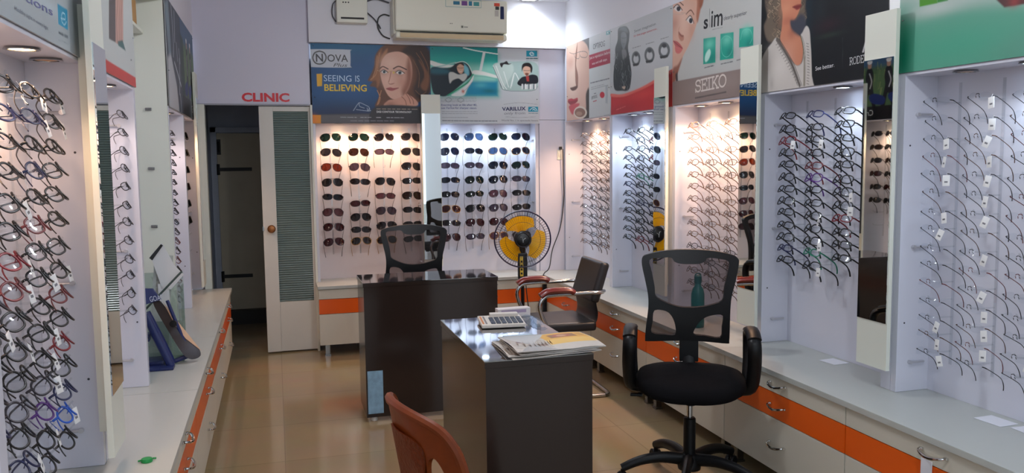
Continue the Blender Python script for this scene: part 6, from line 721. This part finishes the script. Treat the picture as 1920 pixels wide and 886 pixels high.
for x0, x1, z0, z1, c in ((.46, .51, .262, .288, (30, 110, 140)), (.525, .57, .258, .292, (118, 70, 140)), (.582, .608, .258, .292, (40, 120, 150)), (.62, .665, .258, .288, (70, 150, 150)), (.785, .83, .262, .286, (210, 70, 40)), (.795, .825, .235, .26, (60, 60, 60)), (.79, .82, .185, .23, (196, 190, 180)), (.52, .535, .088, .104, (110, 110, 100))):
    MB().box(x0, x1, -.013, -.0085, z0, z1, .0008).build('sticker', M('sticker_%d_%d_%d' % c, c, .4), o)
m = MB()
for p, q in (((.40, .245), (.68, .245)), ((.40, .30), (.68, .30)), ((.40, .245), (.40, .30)), ((.68, .245), (.68, .30))): m.tube([(p[0], -.0115, p[1]), (q[0], -.0115, q[1])], .0012, seg=5)
m.build('sticker_border', M('teal_ink', (60, 150, 160), .4), o)
for i, x in enumerate((.545, .555, .565, .432, .445)): MB().box(x, x+.006, -.0095, -.006, .092 if i < 3 else .116, .099 if i < 3 else .122).build('mark', M('grey_ink', (120, 120, 110), .5), o)
SB = M('stabilizer_white', (228, 228, 214), .4)
o = thing('voltage_stabilizer', 'small white stabilizer box on the wall left of the air conditioner', 'stabilizer', (.497, 6.507, 2.548))
MB().box(0, .232, 0, .09, 0, .178, .008).build('body', SB, o)
MB().box(.03, .205, -.0015, .002, .026, .040).build('vent_slot', M('dark_slot', (40, 38, 36), .6), o)
for x in (.05, .07, .09): MB().lathe([(0, 0), (.006, 0), (.005, .003), (0, .004)], c=(0, 0, 0), seg=10, mtx=Matrix.Translation((x, .001, .150)) @ Matrix.Rotation(PI/2, 4, 'X')).build('indicator', M('dark_slot', (40, 38, 36), .6), o)
CAB = M('grey_cable', (66, 66, 76), .45); CABB = M('black_cable', (28, 28, 30), .5)
def cable(pts, r, m, label):
    pts = [(a, b-.027, c) for a, b, c in pts]
    return MB().tube(cr(pts, 8), r, seg=6).solo('cable', m, label, 'cable', 'cables around the air conditioner')
cable([(.50, 6.60, 2.72), (.475, 6.60, 2.69), (.468, 6.61, 2.62), (.49, 6.61, 2.57), (.51, 6.61, 2.56)], .005, CAB, 'grey cable looping at the left of the stabilizer box')
cable([(.73, 6.60, 2.64), (.78, 6.61, 2.60), (.82, 6.61, 2.55), (.835, 6.61, 2.52)], .005, CAB, 'grey cable running down from the right of the stabilizer box')
cable([(.905, 6.60, 2.62), (.86, 6.61, 2.63), (.82, 6.61, 2.60), (.815, 6.61, 2.53), (.85, 6.61, 2.47), (.905, 6.60, 2.445)], .005, CABB, 'dark cable loop at the left edge of the air conditioner')
cable([(.66, 6.60, 2.735), (.72, 6.60, 2.722), (.80, 6.60, 2.745), (.905, 6.60, 2.72)], .006, CAB, 'grey cable between the stabilizer box and the air conditioner top')
sw = thing('switch_plate', 'small white switch plate at the corner beside the coffee cup poster display', 'switch', (2.325, 6.64, 1.49))
MB().box(-.022, .022, 0, .008, 0, .085, .003).build('plate', SB, sw); MB().box(-.012, .012, -.005, .001, .025, .055, .002).build('rocker', SB, sw); MB().box(-.01, .012, -.025, .0, .085, .11, .003).build('plug', CABB, sw)
MB().tube(cr([(2.338, 6.60, 1.58), (2.345, 6.615, 1.35), (2.35, 6.62, 1.16), (2.31, 6.60, .92), (2.23, 6.57, .74), (2.17, 6.48, .60), (2.10, 6.40, .566), (2.083, 6.382, .53), (2.08, 6.38, .40), (2.05, 6.30, .12), (2.0, 6.15, .012), (1.9, 6.12, .007)], 8), .0045, seg=6).solo('power_cable', CABB, 'thin black cable hanging down the back corner to the floor', 'cable')

# ---------------- things on the near desk
o = thing('calculator', 'large white desk calculator with dark keys on the near desk', 'calculator', (.905, 3.30, .811), -.12)
CB = M('calculator_white', (214, 206, 196), .4); KEY = M('calculator_key', (44, 54, 74), .4)
TM = Matrix.Translation((0, 0, .006)) @ Matrix.Rotation(.05, 4, 'X') @ Matrix.Diagonal((.92, .72, .8, 1))
MB().box(-.115, .085, -.115, .115, 0, .018, .006, mtx=TM).build('body', CB, o)
MB().box(-.10, .075, .05, .08, .0, .012, .002).build('stand_foot', CB, o)
for r in range(5):
    for c in range(6):
        MB().box(-.07+c*.025, -.05+c*.025, -.095+r*.03, -.073+r*.03, .018, .023, .002, mtx=TM).build('key', KEY, o)
MB().box(-.06, .07, .062, .105, .018, .036, .003, mtx=TM).build('display_hood', CB, o)
for i, c in enumerate(((196, 120, 60), (120, 110, 110))): MB().box(-.108+i*.014, -.1+i*.014, -.09, .09, .0178, .0186, mtx=TM).build('stripe', M('stripe%d' % i, c, .5), o)
MB().box(-.004, .004, -.004, .004, -.004, 0, mtx=TM) if 0 else None
o = thing('tissue_box', 'small white box lying behind the calculator', 'box', (.985, 3.452, .811), .05)
MB().box(-.075, .075, -.022, .022, 0, .04, .003).build('body', M('box_paper', (222, 214, 212), .6), o); MB().box(-.06, .055, -.0228, -.0215, .020, .034).build('print', M('violet_ink', (170, 150, 176), .6), o)
o = thing('newspaper', 'folded newspaper with a yellow advertisement on the near desk', 'newspaper', (.93, 2.83, .811))
def nf(dx, dy, z0, rot, curl, W, H):
    c, s = math.cos(rot), math.sin(rot)
    def f(u, v, out):
        x, y = u-W/2, H/2-v; z = z0+curl*max(0, -x-.06)**1.5*.35+.006*math.sin(x*14+dx*9)+.004*math.sin(y*17+2)+.006; return (dx+x*c-y*s, dy+x*s+y*c, max(z, z0)+out)
    return f
def nprint(W, H, seed, ad):
    c = Canvas(W, H, .0022); rn = random.Random(seed); c.poly((206, 198, 188), .002, [(-1, -1), (2, -1), (2, 2), (-1, 2)])
    for col in range(4 if not ad else 2):
        x = .012+col*W*.235
        for k in range(int(H/.007)):
            if rn.random() < .86: c.line((150, 144, 140), .0026, [(x, .012+k*.007), (x+W*.21*rn.uniform(.6, 1), .012+k*.007)])
    for k in range(3):
        x, y = rn.uniform(.01, W*.35), rn.uniform(.02, H*.8); c.poly([(120, 90, 100), (96, 104, 130), (140, 120, 110)][k], .002, [(x, y), (x+.07, y), (x+.07, y+.03), (x, y+.03)])
    if ad:
        x0 = W*.46; c.poly((226, 172, 70), .002, [(x0, .004), (W-.004, .004), (W-.004, H*.72), (x0, H*.72)]); c.poly((232, 190, 100), .01, [(x0, H*.45), (W-.004, H*.45), (W-.004, H*.72), (x0, H*.72)])
        c.poly((150, 104, 70), .002, [(x0+.03, .03), (x0+.135, .03), (x0+.135, .098), (x0+.03, .098)])
        c.poly((176, 88, 78), .002, cr([(x0+.045+.035*(1+math.cos(t)), .064+.028*math.sin(t)) for t in [k*PI/4 for k in range(8)]], 4, True)); c.poly((206, 164, 130), .004, cr([(x0+.06+.02*(1+math.cos(t)), .064+.018*math.sin(t)) for t in [k*PI/4 for k in range(8)]], 4, True))
        for k in range(6): c.line((120, 50, 40), .003, [(x0+.145, .03+k*.011), (x0+.165, .03+k*.011)])
    return c
for i, (W, H, dx, dy, z0, rot, curl, ad) in enumerate(((.33, .27, 0, .0, .000, .02, .0, False), (.325, .265, -.008, .004, .004, -.03, .3, False), (.31, .26, .018, .005, .009, .03, .5, False), (.33, .27, .022, .008, .013, .0, .9, True))):
    link('page', nprint(W, H, i, ad).mesh('page', nf(dx, dy, z0, rot, curl, W, H), .0025), o)
fold = MB(); pts = cr([(-.165, -.10), (-.05, -.12), (.02, -.125)], 6)
for (x, y), (x2, y2) in zip(pts, pts[1:]): fold.quad((x, y, .010), (x2, y2, .008), (x2-.01, y2+.10, .018), (x-.0, y+.12, .030))
bmesh.ops.solidify(fold.b, geom=fold.b.faces[:], thickness=.0015); fold.build('folded_corner', M('newsprint', (190, 172, 156), .85), o)
o = MB().box(-.07, .05, -.022, .022, .0, .003, .0005, mtx=Matrix.Translation((.905, 3.05, .8115)) @ Matrix.Rotation(.1, 4, 'Z')).solo('paper_slip', M('pale_blue_paper', (176, 196, 210), .5), 'pale bluish paper slip between calculator and newspaper', 'paper')
o = thing('clear_pouch', 'crumpled clear plastic pouch at the right of the calculator', 'pouch', (1.035, 3.30, .811))
m = MB(); G = [[m.b.verts.new((-.022+.044*i/6, -.12+.24*j/12, .003+.012*abs(math.sin(i*1.3+j*.8))*math.sin(PI*j/12)+.008*math.sin(PI*i/6))) for j in range(13)] for i in range(7)]
for i in range(6):
    for j in range(12): m.b.faces.new((G[i][j], G[i+1][j], G[i+1][j+1], G[i][j+1]))
bmesh.ops.solidify(m.b, geom=m.b.faces[:], thickness=.001); m.build('film', clear('pouch_film', (226, 236, 246), .28, .12, (200, 220, 240), .08), o)

# ---------------- things on the counters
TEAL = M('teal_bottle', (18, 116, 116), .3, spec=.5)
o = thing('water_bottle', 'teal water bottle on the right counter behind the mesh chair', 'bottle', (2.255, 4.12, .551))
MB().lathe([(0, 0), (.034, 0), (.037, .006), (.037, .185), (.030, .215), (.018, .232), (.017, .25)]).build('body', TEAL, o)
MB().lathe([(.020, .246), (.021, .252), (.021, .286), (.015, .292), (0, .292)]).tube(cr([(-.018, 0, .285), (-.012, 0, .300), (.012, 0, .300), (.018, 0, .285)], 4), .004).build('cap', M('teal_cap', (14, 92, 96), .35), o)
WP = M('white_paper', (232, 234, 242), .6)
def sheet(x, y, z, a, w, h, label): return MB().box(-w/2, w/2, -h/2, h/2, 0, .0012, mtx=Matrix.Translation((x, y, z)) @ Matrix.Rotation(a, 4, 'Z')).solo('paper_sheet', WP, label, 'paper', 'white papers on the right counter')
sheet(2.455, 3.20, .5512, .1, .085, .10, 'small white paper on the counter below the black poster rack'); sheet(2.44, 2.29, .5512, .05, .085, .11, 'white paper on the counter below the green poster rack, farther one'); sheet(2.47, 2.17, .5512, -.06, .09, .09, 'white paper on the counter below the green poster rack, nearer one')
o = MB().box(2.1065, 2.109, 2.225, 2.275, .335, .462, .0008).solo('paper_tag', WP, 'white paper tag stuck on the nearest right drawer below its handle', 'paper tag')
GC = M('green_plastic', (22, 140, 66), .4)
o = thing('bottle_cap', 'small green plastic cap on the nearest left countertop', 'cap', (-.426, 2.79, .551))
MB().lathe([(.017, 0), (.018, .004), (.016, .011), (0, .012)]).build('shell', GC, o); MB().tube([(-.026, 0, .004), (-.016, 0, .006)], .003).tube([(.016, .01, .006), (.026, .014, .004)], .003).build('tab', GC, o)
# navy mirror stand
NAVY = M('navy_plastic', (26, 38, 92), .35, spec=.5)
o = thing('tilting_mirror', 'navy blue tilting counter mirror stand with a logo plate', 'mirror', (-.53, 4.12, .551), .0)
MB().box(-.085, .05, -.10, -.03, 0, .014, .004).box(-.085, .0, -.03, .09, 0, .030, .008).build('base', NAVY, o)
m = MB()
for y in (-.05, .0): m.tube([(-.066, y, .26), (-.01, y, .12), (.035, y, .008)], [.017, .019, .017], seg=8, flat=.8)
m.box(-.078, -.052, -.055, .008, .13, .165, .005, mtx=None); m.build('arm', NAVY, o)
MB().lathe([(0, 0), (.008, 0), (.008, .02), (0, .02)], mtx=Matrix.Translation((-.062, -.056, .148)) @ Matrix.Rotation(PI/2, 4, 'X')).build('pivot_screw', ST, o)
fr = MB(); fr.tube([(.022, .03, .305), (.066, .035, .165), (.112, .04, .035)], [.008, .009, .012], seg=8).tube([(.112, .04, .035), (.04, .03, .012)], .011); fr.build('frame', NAVY, o)
def tl(u, v, t): return (-.03+.052*u+.142*(1-v)-.02, .0+.04*u+t, .035+.27*v)
MB().plate(cr([(.05, .0), (1.0, -.05), (1.35, .1), (.95, .45), (.8, .98), (.2, .98), (.0, .5)], 5, True), [], tl, .0, .006).build('glass', M('dark_mirror_reflection', (58, 50, 48), .06, spec=.8), o)  # dark part of the mirror's reflection, set as a fixed glass colour
MB().plate([(.95, .98), (.75, .55), (.9, .30), (1.45, .05), (1.3, .3), (1.05, .7)], [], tl, -.004, -.0005).build('painted_reflection', M('peach_reflection', (206, 170, 140), .5), o)  # peach crescent of the reflection, painted as a thin plate over the glass
tp = MB().plate([(-.36, .98), (.92, 1.02), (.85, 1.22), (-.10, 1.26)], [], tl, -.012, .008).build('logo_plate', NAVY, o)
lettering('GOAT', (-.046, -.309), (.012, -.318), .024, M('ink_white', (214, 220, 232), .5), lambda s, t, q: (s, -.012-q, -t), o)
MB().lathe([(0, 0), (.016, 0), (.016, .012), (0, .014)], mtx=Matrix.Translation((.048, -.004, .20)) @ Matrix.Rotation(PI/2, 4, 'X')).build('knob', BP, o)
# clear literature stand with cards
o = thing('acrylic_stand', 'clear acrylic literature stand behind the navy mirror stand', 'stand', (-.56, 4.31, .551))
CLR = clear('acrylic_sheet', (232, 240, 236), .12, .10, (200, 216, 210), .02)
MB().box(-.065, .11, 0, .004, 0, .42, .001).box(-.065, .11, -.12, -.116, 0, .20, .001).box(.106, .11, -.116, .0, 0, .36, .001).box(-.065, .105, -.116, .0, 0.0, .004).build('box', CLR, o)
MB().tube([(-.08, -.06, .23), (.11, -.05, .425)], .005, flat=.5).build('edge', M('dark_acrylic_edge', (70, 84, 80), .2), o)
o = thing('card', 'grey printed card leaning in the clear acrylic stand', 'card', (-.57, 4.292, .556)); MB().box(-.05, .035, -.004, 0, .24, .50, .0008, mtx=Matrix.Rotation(.09, 4, 'Y') @ Matrix.Rotation(-.05, 4, 'X')).build('sheet', M('grey_card', (178, 184, 178), .6, var=.12, bscale=30), o); MB().box(-.036, .022, -.0048, -.0038, .28, .46, mtx=Matrix.Rotation(.09, 4, 'Y') @ Matrix.Rotation(-.05, 4, 'X')).build('picture', M('faded_print', (150, 150, 142), .6, var=.3, bscale=60), o); MB().box(-.05, .035, -.004, 0, 0, .24, mtx=Matrix.Rotation(.09, 4, 'Y') @ Matrix.Rotation(-.05, 4, 'X')).build('lower_sheet', M('grey_card', (178, 184, 178), .6), o)
o = thing('brochure', 'white folded brochure leaning over the top of the clear stand', 'brochure', (-.535, 4.303, .556))
P = [(-.055, .50), (.0, .56), (.05, .45), (.09, .40), (.03, .33), (-.012, .34)]
MB().plate(cr(P, 1, True), [], lambda x, z, t: (x, -.006-.04*(z-.33)+t, z), 0, .004).build('cover', M('white_card', (226, 226, 226), .5), o); MB().plate([(-.06, .49), (-.005, .555), (.004, .548), (-.047, .478)], [], lambda x, z, t: (x, -.022+t, z), 0, .012).build('back_cover', M('black_card', (34, 34, 36), .5), o); MB().box(-.03, .02, -.004, 0, 0, .36, .0008).build('inner_leaf', M('white_card', (226, 226, 226), .5), o)
# red painted outlets etc. behind the camera are outside the view
